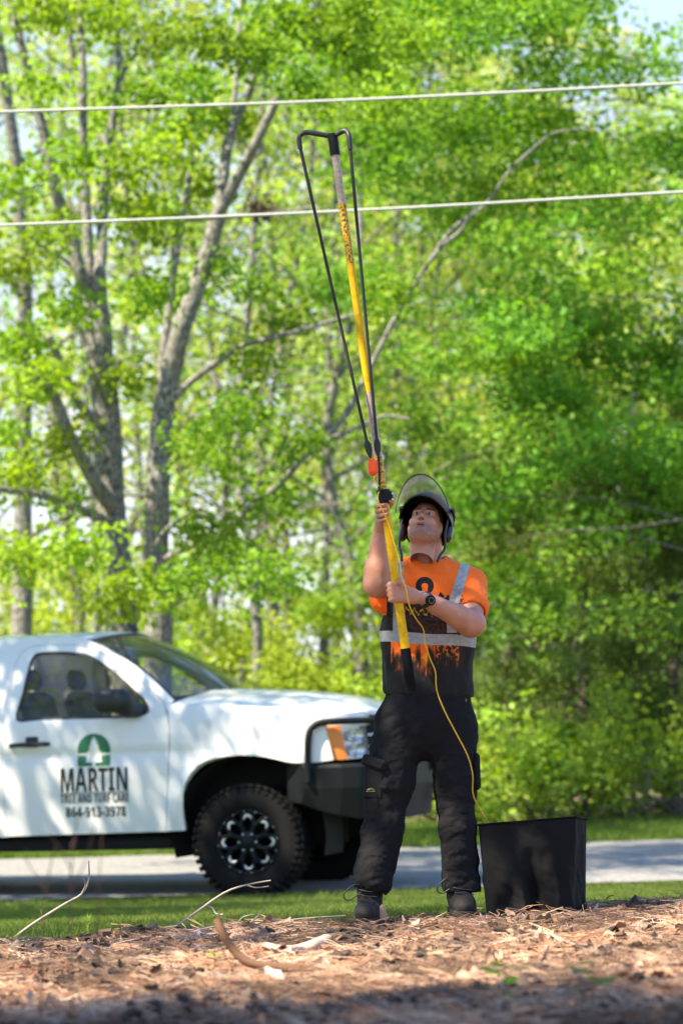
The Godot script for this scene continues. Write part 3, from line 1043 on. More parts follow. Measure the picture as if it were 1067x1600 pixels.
func truck() -> void:
	var T := base("pickup_truck", Vector3(-0.396, -0.575, -22.021), "white pickup truck with black steel bull bar and tree-care lettering on its door", "truck")
	T.basis = Basis(Vector3.UP, deg_to_rad(-18.0)) * Basis(Vector3.BACK, deg_to_rad(2.0))
	var white: Material = M.white_paint
	var door := pv([-1.985, 0.497, -2.02, 1.098, -2.012, 1.417, -1.975, 1.84, -1.94, 1.935, -1.87, 1.975, -1.75, 1.985, -1.48, 1.975, -1.33, 1.94, -1.14, 1.845, -0.97, 1.725, -0.78, 1.585, -0.68, 1.51, -0.63, 1.4, -0.612, 1.3, -0.62, 1.06, -0.655, 0.512])
	var win := round_poly(pv([-1.902, 1.397, -1.885, 1.6, -1.862, 1.82, -1.84, 1.9, -1.78, 1.93, -1.62, 1.93, -1.485, 1.92, -1.35, 1.892, -1.18, 1.795, -1.01, 1.67, -0.85, 1.545, -0.79, 1.47, -0.8, 1.412, -0.97, 1.39, -1.4, 1.392, -1.7, 1.394]), 3)
	var fender := pv([-0.645, 0.513, -0.613, 1.06, -0.604, 1.3, -0.622, 1.41, -0.66, 1.49, -0.45, 1.475, -0.2, 1.462, 0.1, 1.447, 0.35, 1.425, 0.52, 1.395, 0.62, 1.35, 0.642, 1.275, 0.70, 1.022, 0.6, 1.008, 0.505, 1.003, 0.4, 1.008, 0.321, 1.025, 0.194, 1.056, 0.08, 1.072, -0.027, 1.078, -0.14, 1.072, -0.246, 1.056, -0.32, 1.035, -0.378, 1.005, -0.43, 0.955, -0.471, 0.885, -0.497, 0.79, -0.509, 0.681, -0.509, 0.6, -0.503, 0.516])
	var cab := pv([-2.56, 0.492, -2.56, 1.42, -2.53, 1.8, -2.48, 1.97, -2.4, 2.035, -2.0, 2.05, -1.6, 2.047, -1.42, 2.03, -1.26, 1.97, -1.08, 1.855, -0.9, 1.735, -0.72, 1.6, -0.64, 1.525, -0.6, 1.5, -0.655, 1.49, -0.64, 1.45, -1.2, 1.3, -1.9, 1.3, -1.975, 0.492])
	for sg in [1.0, -1.0]:
		var skin := func(x: float, y: float) -> Vector3: return Vector3(x, y, sg * zs(x, y))
		var inset := func(x: float, y: float) -> Vector3: return Vector3(x, y, sg * (zs(x, y) - 0.018))
		var hint := Vector3(0, 0, sg)
		var mb := MB.new()
		panel(mb, fender, [], 0.06, skin, hint, 0.05)
		put("fender", mb.mesh(), white, T)
		mb = MB.new()
		panel(mb, door, [win], 0.06, skin, hint, 0.03)
		var dr := put("door", mb.mesh(), white, T)
		mb = MB.new()
		panel(mb, shift_poly(win, 0.004), [shift_poly(win, -0.02)], 0.06, func(x: float, y: float) -> Vector3: return Vector3(x, y, sg * (zs(x, y) - 0.008)), hint, 0.012)
		put("window_seal", mb.mesh(), M.black_trim, dr)
		mb = MB.new()
		panel(mb, win, [], 0.08, inset, hint, 0.0)
		put("side_window", mb.mesh(), M.glass, dr)
		# handle: a black pull over a dark block painting the shade in its recess
		mb = MB.new()
		var hz := zs(-1.78, 1.205)
		var sm := smooth([Vector3(-1.945, 1.2, sg * (hz - 0.005)), Vector3(-1.91, 1.203, sg * (hz + 0.035)), Vector3(-1.78, 1.207, sg * (hz + 0.045)), Vector3(-1.65, 1.208, sg * (hz + 0.035)), Vector3(-1.615, 1.207, sg * (hz - 0.005))], [0.015, 0.018, 0.019, 0.018, 0.015], 4)
		tube(mb, sm[0], sm[1], 10)
		put("door_handle", mb.mesh(), M.black_trim, dr)
		box("cup_shade", Vector3(0.11, 0.085, 0.02), Vector3(-1.76, 1.225, sg * (zs(-1.76, 1.225) - 0.002)), M.black_trim, dr, 0.03)
		mb = MB.new()
		panel(mb, cab, [shift_poly(door, 0.005)], 0.06, skin, hint, 0.03)
		put("cab_side", mb.mesh(), white, T)
		# mirror
		var fld := Field.new(Vector3(-0.25, -0.17, -0.2), Vector3(0.25, 0.17, 0.22), 0.016)
		fld.cap(Vector3(-0.1, 0.035, 0.06), 0.095, Vector3(0.05, 0.03, 0.06), 0.095, 0.03, Vector3(1, 1, 0.7))
		fld.cap(Vector3(0.08, -0.04, 0.0), 0.065, Vector3(0.13, -0.05, -0.1), 0.055, 0.06)
		mb = MB.new()
		fld.add_to(mb, Transform3D(Basis(Vector3(1, 0, 0), Vector3(0, 1, 0), Vector3(0, 0, sg)), Vector3(-1.0, 1.49, sg * 1.04)))
		put("door_mirror", mb.mesh(), M.black_trim, dr)
		# far end: bed side with wheel opening
		mb = MB.new()
		var bed := pv([-2.6, 0.5, -2.6, 1.36, -4.95, 1.36, -4.97, 0.56, -4.0, 0.52, -3.96, 0.75, -3.86, 0.93, -3.68, 1.04, -3.42, 1.075, -3.16, 1.04, -2.98, 0.93, -2.88, 0.75, -2.86, 0.5])
		panel(mb, bed, [], 0.1, skin, hint, 0.05)
		put("bed_side", mb.mesh(), white, T)
		# wheel-well liners
		for wx in [0.0, -3.42]:
			mb = MB.new()
			var prev := -1
			for k in 17:
				var an := PI * (k / 16.0) * 1.16 - 0.25
				var dn := Vector3(cos(an), sin(an), 0)
				var a := mb.p(Vector3(wx, 0.46, sg * 0.945) + dn * 0.62, -dn)
				mb.p(Vector3(wx, 0.46, sg * 0.5) + dn * 0.62, -dn)
				if prev >= 0:
					mb.quad(prev, prev + 1, a + 1, a)
				prev = a
			put("wheel_well", mb.mesh(), M.matt_black, T)
		box("inner_well", Vector3(1.3, 0.8, 0.02), Vector3(0, 0.78, sg * 0.5), M.matt_black, T)
	# roof, windscreen, pillars
	var roof := func(x: float, t: float) -> Vector3:
		var xr := clampf(x, -2.4, -1.42)
		var e := zs(xr, 2.047)
		var fr := maxf(0.0, x + 1.55)
		return Vector3(x + 0.13 * (1.0 - t * t) * clampf((x + 2.0) / 0.58, 0, 1), 2.047 + 0.05 * (1.0 - pow(absf(t), 2.4)) - fr * fr * 0.9 - maxf(0.0, -2.3 - x) * 0.35, t * e)
	var mb := MB.new()
	panel(mb, pv([-2.42, -1, -1.4, -1, -1.4, 1, -2.42, 1]), [], 0.08, roof, Vector3.UP, 0.02)
	put("roof", mb.mesh(), white, T)
	var screen := func(u: float, t: float) -> Vector3:
		var top := Vector3(-1.27 - 0.13 * t * t, 2.072 - 0.07 * t * t, t * 0.705)
		var low := Vector3(-0.36 - 0.25 * t * t, 1.535 - 0.03 * t * t, t * 0.87)
		var q := top.lerp(low, u)
		return q + Vector3(0.03, 0.05, 0) * sin(PI * u)
	mb = MB.new()
	panel(mb, pv([0.03, -0.97, 1, -0.97, 1, 0.97, 0.03, 0.97]), [], 0.1, screen, Vector3(1, 1, 0), 0.0)
	put("windscreen", mb.mesh(), M.glass, T)
	mb = MB.new()
	var rim := func(u: float, t: float) -> Vector3: return (screen.call(u, t) as Vector3) + Vector3(0.002, 0.003, 0)
	panel(mb, pv([0.0, -1.0, 1.02, -1.0, 1.02, 1.0, 0.0, 1.0]), [pv([0.045, -0.955, 0.95, -0.955, 0.95, 0.955, 0.045, 0.955])], 0.1, rim, Vector3(1, 1, 0), 0.0)
	put("windscreen_seal", mb.mesh(), M.black_trim, T)
	for sg in [1.0, -1.0]:
		mb = MB.new()
		var prev := -1
		var line := [Vector2(-1.42, 2.03), Vector2(-1.26, 1.97), Vector2(-1.08, 1.855), Vector2(-0.9, 1.735), Vector2(-0.72, 1.6), Vector2(-0.64, 1.525), Vector2(-0.6, 1.5)]
		for k in line.size():
			var q: Vector2 = line[k]
			var u := float(k) / (line.size() - 1)
			var a := Vector3(q.x, q.y, sg * zs(q.x, q.y))
			var b: Vector3 = screen.call(u, sg * 0.985)
			var nn := Vector3(0.45, 0.6, sg * 0.5).normalized()
			var mid := a.lerp(b, 0.5) + nn * 0.012
			var i := mb.p(a, Vector3(0.2, 0.4, sg * 0.85).normalized())
			mb.p(mid, nn)
			mb.p(b, Vector3(0.6, 0.7, sg * 0.2).normalized())
			if prev >= 0:
				mb.quad(prev, prev + 1, i + 1, i)
				mb.quad(prev + 1, prev + 2, i + 2, i + 1)
			prev = i
		put("windscreen_pillar", mb.mesh(), white, T)
	# bonnet
	var hood := func(u: float, t: float) -> Vector3:
		var zed := t * lerpf(0.9, 0.86, u)
		var xf := 0.93 - 0.3 * pow(absf(t), 3.2)
		var x := lerpf(-0.6 + 0.12 * (1.0 - t * t), xf, u)
		var yc := 1.585 - 0.035 * u - 0.10 * u * u - 0.12 * pow(u, 9.0)
		var ye := 1.49 - 0.05 * u - 0.07 * u * u - 0.1 * pow(u, 7.0)
		var bulge := 0.012 * (1.0 - smoothstep(0.42, 0.52, absf(t)))
		return Vector3(x, lerpf(yc, ye, pow(absf(t), 2.6)) + bulge, zed)
	mb = MB.new()
	panel(mb, pv([0.0, -1.0, 1.0, -1.0, 1.0, 1.0, 0.0, 1.0]), [], 0.05, hood, Vector3.UP, 0.03)
	put("bonnet", mb.mesh(), white, T)
	for sg in [1.0, -1.0]:                                   # wipers and cowl
		mb = MB.new()
		tube(mb, [Vector3(-0.33, 1.555, sg * 0.1 + 0.25), Vector3(-0.47, 1.585, sg * 0.1 - 0.1), Vector3(-0.5, 1.6, sg * 0.1 - 0.35)], [0.014, 0.011, 0.008], 6)
		put("wiper", mb.mesh(), M.black_trim, T)
	box("cowl", Vector3(0.3, 0.02, 1.5), Vector3(-0.5, 1.5, 0), M.black_trim, T, 0.008)
	# nose: lamps, grille, bumper, bull bar
	for sg in [1.0, -1.0]:
		var side := func(s: float, y: float, o: float) -> Vector3:
			var q := nose(s, y, o)
			return Vector3(q.x, q.y, q.z * sg)
		var lamp := Node3D.new()
		lamp.name = "headlamp"
		T.add_child(lamp, true)
		var h := Vector3(1, 0, sg)
		mb = MB.new()
		panel(mb, pv([0.0, 1.275, 0.22, 1.275, 0.25, 1.02, 0.08, 1.02]), [], 0.03, func(s: float, y: float) -> Vector3: return side.call(s, y, 0.0), h, 0.02)
		put("turn_signal", mb.mesh(), M.amber, lamp)
		mb = MB.new()
		panel(mb, pv([0.22, 1.275, 0.53, 1.268, 0.53, 1.03, 0.25, 1.02]), [], 0.03, func(s: float, y: float) -> Vector3: return side.call(s, y, -0.05), h, 0.0)
		put("reflector", mb.mesh(), M.silver, lamp)
		for q in [[0.33, 1.2, 0.04], [0.33, 1.09, 0.04], [0.43, 1.2, 0.05], [0.43, 1.09, 0.05]]:
			mb = MB.new()
			var c: Vector3 = side.call(q[0], q[1], -0.045)
			var o: Vector3 = ((side.call(q[0], q[1], 0.0) as Vector3) - c).normalized()
			lathe(mb, [[0.012, 0.0], [q[2] * 0.7, 0.008], [q[2], 0.03], [q[2] * 1.05, 0.032]], Transform3D(Basis(Quaternion(Vector3.UP, o)), c), 20)
			put("bowl", mb.mesh(), M.chrome, lamp)
		mb = MB.new()
		panel(mb, pv([0.22, 1.275, 0.53, 1.268, 0.53, 1.03, 0.25, 1.02]), [], 0.03, func(s: float, y: float) -> Vector3: return side.call(s, y, 0.0), h, 0.0)
		put("lens", mb.mesh(), M.lamp_lens, lamp)
		mb = MB.new()
		panel(mb, pv([0.0, 1.275, 0.53, 1.27, 0.6, 1.28, 0.6, 1.38, 0.0, 1.36]), [], 0.04, func(s: float, y: float) -> Vector3: return side.call(s, y, -0.002), h, 0.03)
		put("nose_panel", mb.mesh(), white, T)
	mb = MB.new()
	panel(mb, pv([0.53, 1.0, 1.47, 1.0, 1.47, 1.38, 0.53, 1.38]), [], 0.06, func(s: float, y: float) -> Vector3: return nose(s, y, -0.04), Vector3(1, 0, 0), 0.0)
	var gr := put("grille", mb.mesh(), M.matt_black, T)
	for y in [1.02, 1.11, 1.2, 1.29, 1.36]:
		mb = MB.new()
		var pts := []
		for k in 17:
			pts.append(nose(lerpf(0.54, 1.46, k / 16.0), y, 0.004))
		tube(mb, pts, 0.016 if y in [1.02, 1.36] else 0.009, 8)
		put("grille_bar", mb.mesh(), M.chrome, gr)
	mb = MB.new()
	var plan := [Vector2(0.455, 1.0), Vector2(0.6, 0.985), Vector2(0.74, 0.955), Vector2(0.86, 0.9), Vector2(0.95, 0.79), Vector2(1.0, 0.62), Vector2(1.03, 0.35), Vector2(1.04, 0.0)]
	for k in range(6, -1, -1):
		plan.append(Vector2(plan[k].x, -plan[k].y))
	var prev_ring := []
	for k in plan.size():
		var c: Vector2 = plan[k]
		var nn := Vector2(1.0, c.y * 0.55).normalized()
		var f := absf(k - 7.0) / 7.0
		var yb := lerpf(0.56, 0.71, pow(f, 3.0))
		var ring := []
		for q in [[-0.16, 1.0], [0.0, 1.0], [0.035, 0.975], [0.035, 0.82], [-0.01, yb], [-0.16, yb + 0.02]]:
			ring.append(Vector3(c.x + nn.x * q[0], q[1] - 0.01, c.y + nn.y * q[0]))
		if prev_ring:
			for q in ring.size():
				mb.flat([prev_ring[q], ring[q], ring[(q + 1) % 6], prev_ring[(q + 1) % 6]])
		if k == 0 or k == plan.size() - 1:
			mb.flat(ring)
		prev_ring = ring
	# outward normals
	for k in mb.v.size():
		if mb.n[k].dot(mb.v[k] - Vector3(mb.v[k].x * 0.72, 0.8, mb.v[k].z * 0.9)) < 0.0:
			mb.n[k] = -mb.n[k]
	var bumper := put("bumper", mb.mesh(), M.black_steel, T)
	for z in [0.45, -0.45, -0.8]:
		mb = MB.new()
		var arc := []
		for k in 13:
			var an := PI * k / 12.0 - PI / 2
			arc.append(Vector3(1.06 + 0.055 * cos(an), 0.72 + 0.055 * sin(an), z))
		tube(mb, arc, 0.014, 8)
		put("tow_hook", mb.mesh(), M.black_steel, bumper)
	mb = MB.new()
	var bar := [Vector3(0.52, 0.86, 1.03), Vector3(0.52, 1.02, 1.03), Vector3(0.53, 1.2, 1.02), Vector3(0.57, 1.28, 1.005), Vector3(0.64, 1.305, 0.985), Vector3(0.8, 1.31, 0.93), Vector3(0.95, 1.31, 0.82), Vector3(1.05, 1.31, 0.6), Vector3(1.09, 1.31, 0.3), Vector3(1.1, 1.31, 0)]
	for k in range(8, -1, -1):
		bar.append(Vector3(bar[k].x, bar[k].y, -bar[k].z))
	var rr := []
	rr.resize(bar.size())
	rr.fill(0.026)
	var sb := smooth(bar, rr, 5)
	tube(mb, sb[0], sb[1], 12)
	var bull := put("bull_bar", mb.mesh(), M.black_steel, T)
	for z in [0.42, -0.42]:
		mb = MB.new()
		tube(mb, [Vector3(1.07, 0.9, z), Vector3(1.09, 1.31, z)], 0.024, 10)
		put("upright", mb.mesh(), M.black_steel, bull)
	mb = MB.new()
	tube(mb, [Vector3(0.46, 0.96, 0.93), Vector3(0.62, 0.72, 0.9)], 0.012, 6)
	put("brace", mb.mesh(), M.silver, bumper)
	# underside, cab interior, tailgate
	box("underbody", Vector3(4.2, 0.2, 1.3), Vector3(-2.75, 0.46, 0), M.matt_black, T, 0.03)
	box("front_frame", Vector3(1.0, 0.16, 0.9), Vector3(-0.1, 0.62, 0), M.matt_black, T, 0.03)
	box("engine_bay", Vector3(1.2, 0.7, 1.0), Vector3(0.1, 0.98, 0), M.matt_black, T, 0.05)
	box("axle", Vector3(0.12, 0.12, 1.5), Vector3(0, 0.44, 0), M.matt_black, T, 0.03)
	box("rocker_step", Vector3(1.9, 0.09, 0.1), Vector3(-1.58, 0.42, 0.86), M.matt_black, T, 0.02)
	box("cab_floor", Vector3(1.9, 0.05, 1.8), Vector3(-1.6, 0.62, 0), M.matt_black, T)
	box("cab_back", Vector3(0.04, 1.0, 1.84), Vector3(-2.54, 0.98, 0), white, T)
	box("door_lining", Vector3(1.25, 0.78, 0.03), Vector3(-1.33, 0.99, 0.9), M.black_trim, T)
	box("door_lining", Vector3(1.25, 0.78, 0.03), Vector3(-1.33, 0.99, -0.9), M.black_trim, T)
	mb = MB.new()
	panel(mb, pv([-0.75, 1.46, 0.75, 1.46, 0.66, 1.9, -0.66, 1.9]), [], 0.2, func(z: float, y: float) -> Vector3: return Vector3(-2.53 + (y - 1.4) * 0.06, y, z), Vector3(-1, 0, 0), 0.0)
	put("rear_window", mb.mesh(), M.tinted_glass, T)
	for zz in [[-0.83, 0.1], [0.83, 0.1]]:
		box("rear_pillar", Vector3(0.06, 0.56, 0.16), Vector3(-2.5, 1.72, zz[0] * 0.92), white, T, 0.02)
	for z in [0.45, -0.45]:
		var seat := Node3D.new()
		seat.name = "seat"
		T.add_child(seat, true)
		box("cushion", Vector3(0.5, 0.16, 0.5), Vector3(-1.55, 0.95, z), M.seat_cloth, seat, 0.05)
		box("backrest", Vector3(0.16, 0.66, 0.48), Vector3(-1.88, 1.3, z), M.seat_cloth, seat, 0.06, Vector3(0, 0, 0.28))
		box("headrest", Vector3(0.1, 0.17, 0.26), Vector3(-1.99, 1.72, z), M.seat_cloth, seat, 0.04, Vector3(0, 0, 0.2))
	box("dashboard", Vector3(0.5, 0.2, 1.66), Vector3(-0.75, 1.4, 0), M.black_trim, T, 0.07)
	mb = MB.new()
	var ring := []
	for k in 25:
		var an := TAU * k / 24.0
		ring.append(Vector3(-1.15, 1.36, -0.45) + Vector3(-0.4, 0.9, 0).normalized() * 0.19 * cos(an) + Vector3(0, 0, 0.19 * sin(an)))
	tube(mb, ring, 0.015, 8, false)
	put("steering_wheel", mb.mesh(), M.black_trim, T)
	box("bed_floor", Vector3(2.3, 0.06, 1.7), Vector3(-3.75, 0.8, 0), white, T)
	box("bed_front", Vector3(0.05, 0.56, 1.8), Vector3(-2.63, 1.07, 0), white, T)
	box("tailgate", Vector3(0.06, 0.78, 1.86), Vector3(-4.94, 0.96, 0), white, T, 0.02)
	mb = MB.new()
	tube(mb, [Vector3(-1.28, 2.09, -0.05), Vector3(-1.33, 2.14, -0.05), Vector3(-1.36, 2.16, -0.05)], [0.03, 0.018, 0.006], 8)
	put("roof_aerial", mb.mesh(), M.black_trim, T)
	for wx in [0.0, -3.42]:
		wheel(T, Vector3(wx, 0.418, 0.845), 1.0, 0.06 if wx == 0.0 else 0.0)
		wheel(T, Vector3(wx, 0.418, -0.845), -1.0, 0.06 if wx == 0.0 else 0.0)
	# lettering on the near door
	var zz := func(x: float, y: float) -> float: return zs(x, y) + 0.003
	lettering("MARTIN", Vector3(-1.238, 0.925, zz.call(-1.24, 0.92)), 0.56, 0.185, M.decal_black, T, "lettering")
	lettering("TREE AND TURF CARE", Vector3(-1.238, 0.779, zz.call(-1.24, 0.78)), 0.57, 0.066, M.decal_black, T, "lettering", 600)
	lettering("864-913-3978", Vector3(-1.232, 0.675, zz.call(-1.23, 0.675)), 0.5, 0.078, M.decal_black, T, "lettering")
	box("rule", Vector3(0.57, 0.006, 0.003), Vector3(-1.238, 0.821, zz.call(-1.24, 0.821) + 0.001), M.decal_black, T, 0.0005)
	var arch := PackedVector2Array([Vector2(-1.373, 1.025), Vector2(-1.373, 1.16)])
	for k in 17:
		var an := PI - PI * k / 16.0
		arch.append(Vector2(-1.2375 + 0.1355 * cos(an), 1.155 + 0.122 * sin(an)))
	arch.append_array(PackedVector2Array([Vector2(-1.102, 1.16), Vector2(-1.102, 1.025)]))
	var fir := PackedVector2Array()
	var half := [[0.012, 1.02], [0.012, 1.052], [0.072, 1.058], [0.055, 1.085], [0.068, 1.09], [0.046, 1.125], [0.058, 1.13], [0.036, 1.165], [0.045, 1.17], [0.024, 1.205], [0.03, 1.21], [0.0, 1.257]]
	for q in half:
		fir.append(Vector2(-1.2375 + q[0], q[1]))
	for k in range(half.size() - 2, -1, -1):
		fir.append(Vector2(-1.2375 - half[k][0], half[k][1]))
	mb = MB.new()
	panel(mb, arch, [fir], 0.04, func(x: float, y: float) -> Vector3: return Vector3(x, y, zs(x, y) + 0.003), Vector3(0, 0, 1), 0.002)
	put("emblem", mb.mesh(), M.decal_green, T)

# ---------- worker, slingshot, throw line, bag ----------
var MAN := Vector3(0.33, 0.0, -12.0)

func jt(px: float, py: float, d := 12.0) -> Vector3:
	return at(px, py, d) - MAN

func ridges(s: int, freq: float) -> FastNoiseLite:        # sharp creases with broad hollows between
	var f := noise(s, freq, 2)
	f.fractal_type = FastNoiseLite.FRACTAL_RIDGED
	f.domain_warp_enabled = true
	f.domain_warp_amplitude = 0.05
	f.domain_warp_frequency = 4.0
	return f

func shirt_texture() -> ImageTexture:
	var w := 512
	var h := 640
	var im := Image.create(w, h, false, Image.FORMAT_RGB8)
	var n1 := noise(5, 0.02, 4)
	var n2 := noise(6, 0.045, 3)
	var n3 := noise(8, 0.012, 4)
	var orange := Color(1.0, 0.43, 0.05)
	var black := Color(0.035, 0.035, 0.05)
	var brown := Color(0.25, 0.14, 0.08)
	var grey := Color(0.62, 0.63, 0.64)
	# picture rows 865 .. 1100, columns 570 .. 765 of the photograph's plane through the chest
	for j in h:
		var py := lerpf(865.0, 1100.0, (j + 0.5) / h)
		for i in w:
			var px := lerpf(570.0, 765.0, (i + 0.5) / w)
			var a := n1.get_noise_2d(i, j * 0.35)
			var b := n2.get_noise_2d(i, j)
			var s := n3.get_noise_2d(i, j)
			var c := orange
			if py > 1003.0:
				# flames dripping into black
				var edge := 1038.0 + 34.0 * a + 14.0 * n2.get_noise_2d(i * 1.6, 3.0)
				var lit := clampf((edge - py) / 22.0, 0.0, 1.0)
				if px > 678.0:
					lit *= 0.75 if b > 0.05 and px < 716.0 else 0.0
				if px < 610.0 or px > 722.0:
					lit = 0.0
				var fire := orange.lerp(Color(1.0, 0.62, 0.1), clampf(s * 2.2, 0, 1))
				c = black.lerp(brown, clampf((1062.0 - py) / 40.0 + a, 0, 1) * (1.0 if px > 610 and px < 722 else 0.0) * 0.6).lerp(fire, lit)
			elif py > 926.0 and px < 718.0 + 8.0 * b and not (px < 603.0 and py < 962.0):
				var dusk := clampf((py - 934.0 - 16.0 * a) / 18.0, 0.0, 1.0)
				c = orange.lerp(brown.lerp(black, clampf(0.1 + 2.0 * b + 0.4 * s, 0, 1)), dusk) if px > 608.0 else black
				if py < 952.0 and px < 600.0:
					c = orange
			if px < 606.0 and py > 962.0:
				c = black
			# dark arch emblem and tree silhouettes on the chest
			var ex := (px - 662.0) / 14.0
			var ey := (py - 917.0) / 14.0
			var er := sqrt(ex * ex + ey * ey)
			if er < 1.0 and er > 0.36 + 0.14 * ey and not (absf(ex) < 0.3 and ey > 0.0):
				c = Color(0.06, 0.06, 0.09)
			if py > 925.0 and py < 941.0 and px > 678.0 and px < 700.0 and n1.get_noise_2d(i * 2.2, 9.0) * 14.0 + 932.0 < py:
				c = Color(0.05, 0.05, 0.06)
			# yellow script under the hand
			if py > 948.0 and py < 966.0 and px > 626.0 and px < 674.0:
				var ph := (px - 626.0) * 0.55
				var wv := 956.0 + (px - 640.0) * 0.12 + 4.0 * sin(ph) + 1.5 * sin(ph * 2.7)
				if absf(py - wv) < 1.3:
					c = Color(0.85, 0.68, 0.08)
			# reflective tape
			var dip := 988.0 + 0.10 * maxf(0.0, px - 650.0) + 2.0 * sin(px * 0.05)
			if py > dip and py < dip + 17.0:
				c = grey * (1.0 + 0.1 * b)
			var br := lerpf(727.0, 704.0, clampf((py - 880.0) / 70.0, 0, 1))
			if py < 990.0 and absf(px - br) < 8.0:
				c = grey * (1.0 + 0.12 * b)
			if py < 990.0 and absf(px - 621.0) < 8.0:
				c = grey * (1.0 + 0.12 * b)
			im.set_pixel(i, j, Color(c.r, c.g, c.b))
	return ImageTexture.create_from_image(im)

# fingers closed round the pole: c on its axis, ax along it (thumb end up), a0 = direction towards the viewer, angles grow towards the picture's left
func grip(mb: MB, c: Vector3, ax: Vector3, wrist: Vector3, start: float, turn: float, skin: Color) -> void:
	var e0 := (Vector3.BACK - ax * ax.dot(Vector3.BACK)).normalized()
	var e1 := ax.cross(e0).normalized()
	if e1.x > 0.0:
		e1 = -e1
	var rp := 0.019
	var on := func(deg: float, r: float, y: float) -> Vector3:
		var a := deg_to_rad(deg)
		return c + (e0 * cos(a) + e1 * sin(a)) * r + ax * y
	var f := Field.new(c - Vector3.ONE * 0.13, c + Vector3.ONE * 0.13, 0.0034)
	var knuckles := []
	for i in 4:
		var y := (1.5 - i) * 0.0205
		var r: float = [0.0092, 0.0097, 0.0093, 0.008][i]
		var l: float = [0.93, 1.0, 0.96, 0.82][i]
		var k0: Vector3 = on.call(start, rp + 0.022, y)
		var k1: Vector3 = on.call(start + turn * 62 * l, rp + 0.017, y - 0.001)
		var k2: Vector3 = on.call(start + turn * 125 * l, rp + 0.0105, y - 0.001)
		var k3: Vector3 = on.call(start + turn * 185 * l, rp + 0.0095, y)
		f.cap(k0, r * 1.12, k1, r * 1.04, 0.006)
		f.cap(k1, r * 1.04, k2, r * 0.94, 0.004)
		f.cap(k2, r * 0.94, k3, r * 0.82, 0.004)
		knuckles.append(k0)
	# palm and wrist
	var heel := wrist.lerp((knuckles[0] as Vector3).lerp(knuckles[3], 0.5), 0.3)
	for i in 4:
		f.cap(heel + ax * (1.5 - i) * 0.011, 0.0165, knuckles[i], 0.0125, 0.016)
	f.cap(wrist, 0.0285, heel, 0.022, 0.02)
	# thumb: leaves the side of the palm and closes the other way
	var t0 := heel.lerp(knuckles[0], 0.25) + ax * 0.014
	var t1: Vector3 = on.call(start - turn * 55, rp + 0.02, 0.036)
	var t2: Vector3 = on.call(start - turn * 105, rp + 0.012, 0.042)
	var t3: Vector3 = on.call(start - turn * 145, rp + 0.0105, 0.046)
	f.cap(t0, 0.016, t1, 0.0125, 0.012)
	f.cap(t1, 0.0125, t2, 0.0108, 0.005)
	f.cap(t2, 0.0108, t3, 0.0092, 0.004)
	var first := f.add_to(mb, Transform3D.IDENTITY)
	for k in range(first, mb.v.size()):
		var cr := 1.0
		for q in knuckles:
			if mb.v[k].distance_to(q) < 0.014:
				cr = 0.93
		mb.c.append(Color(skin.r * cr, skin.g * cr * (1.0 if cr == 1.0 else 0.93), skin.b * cr))

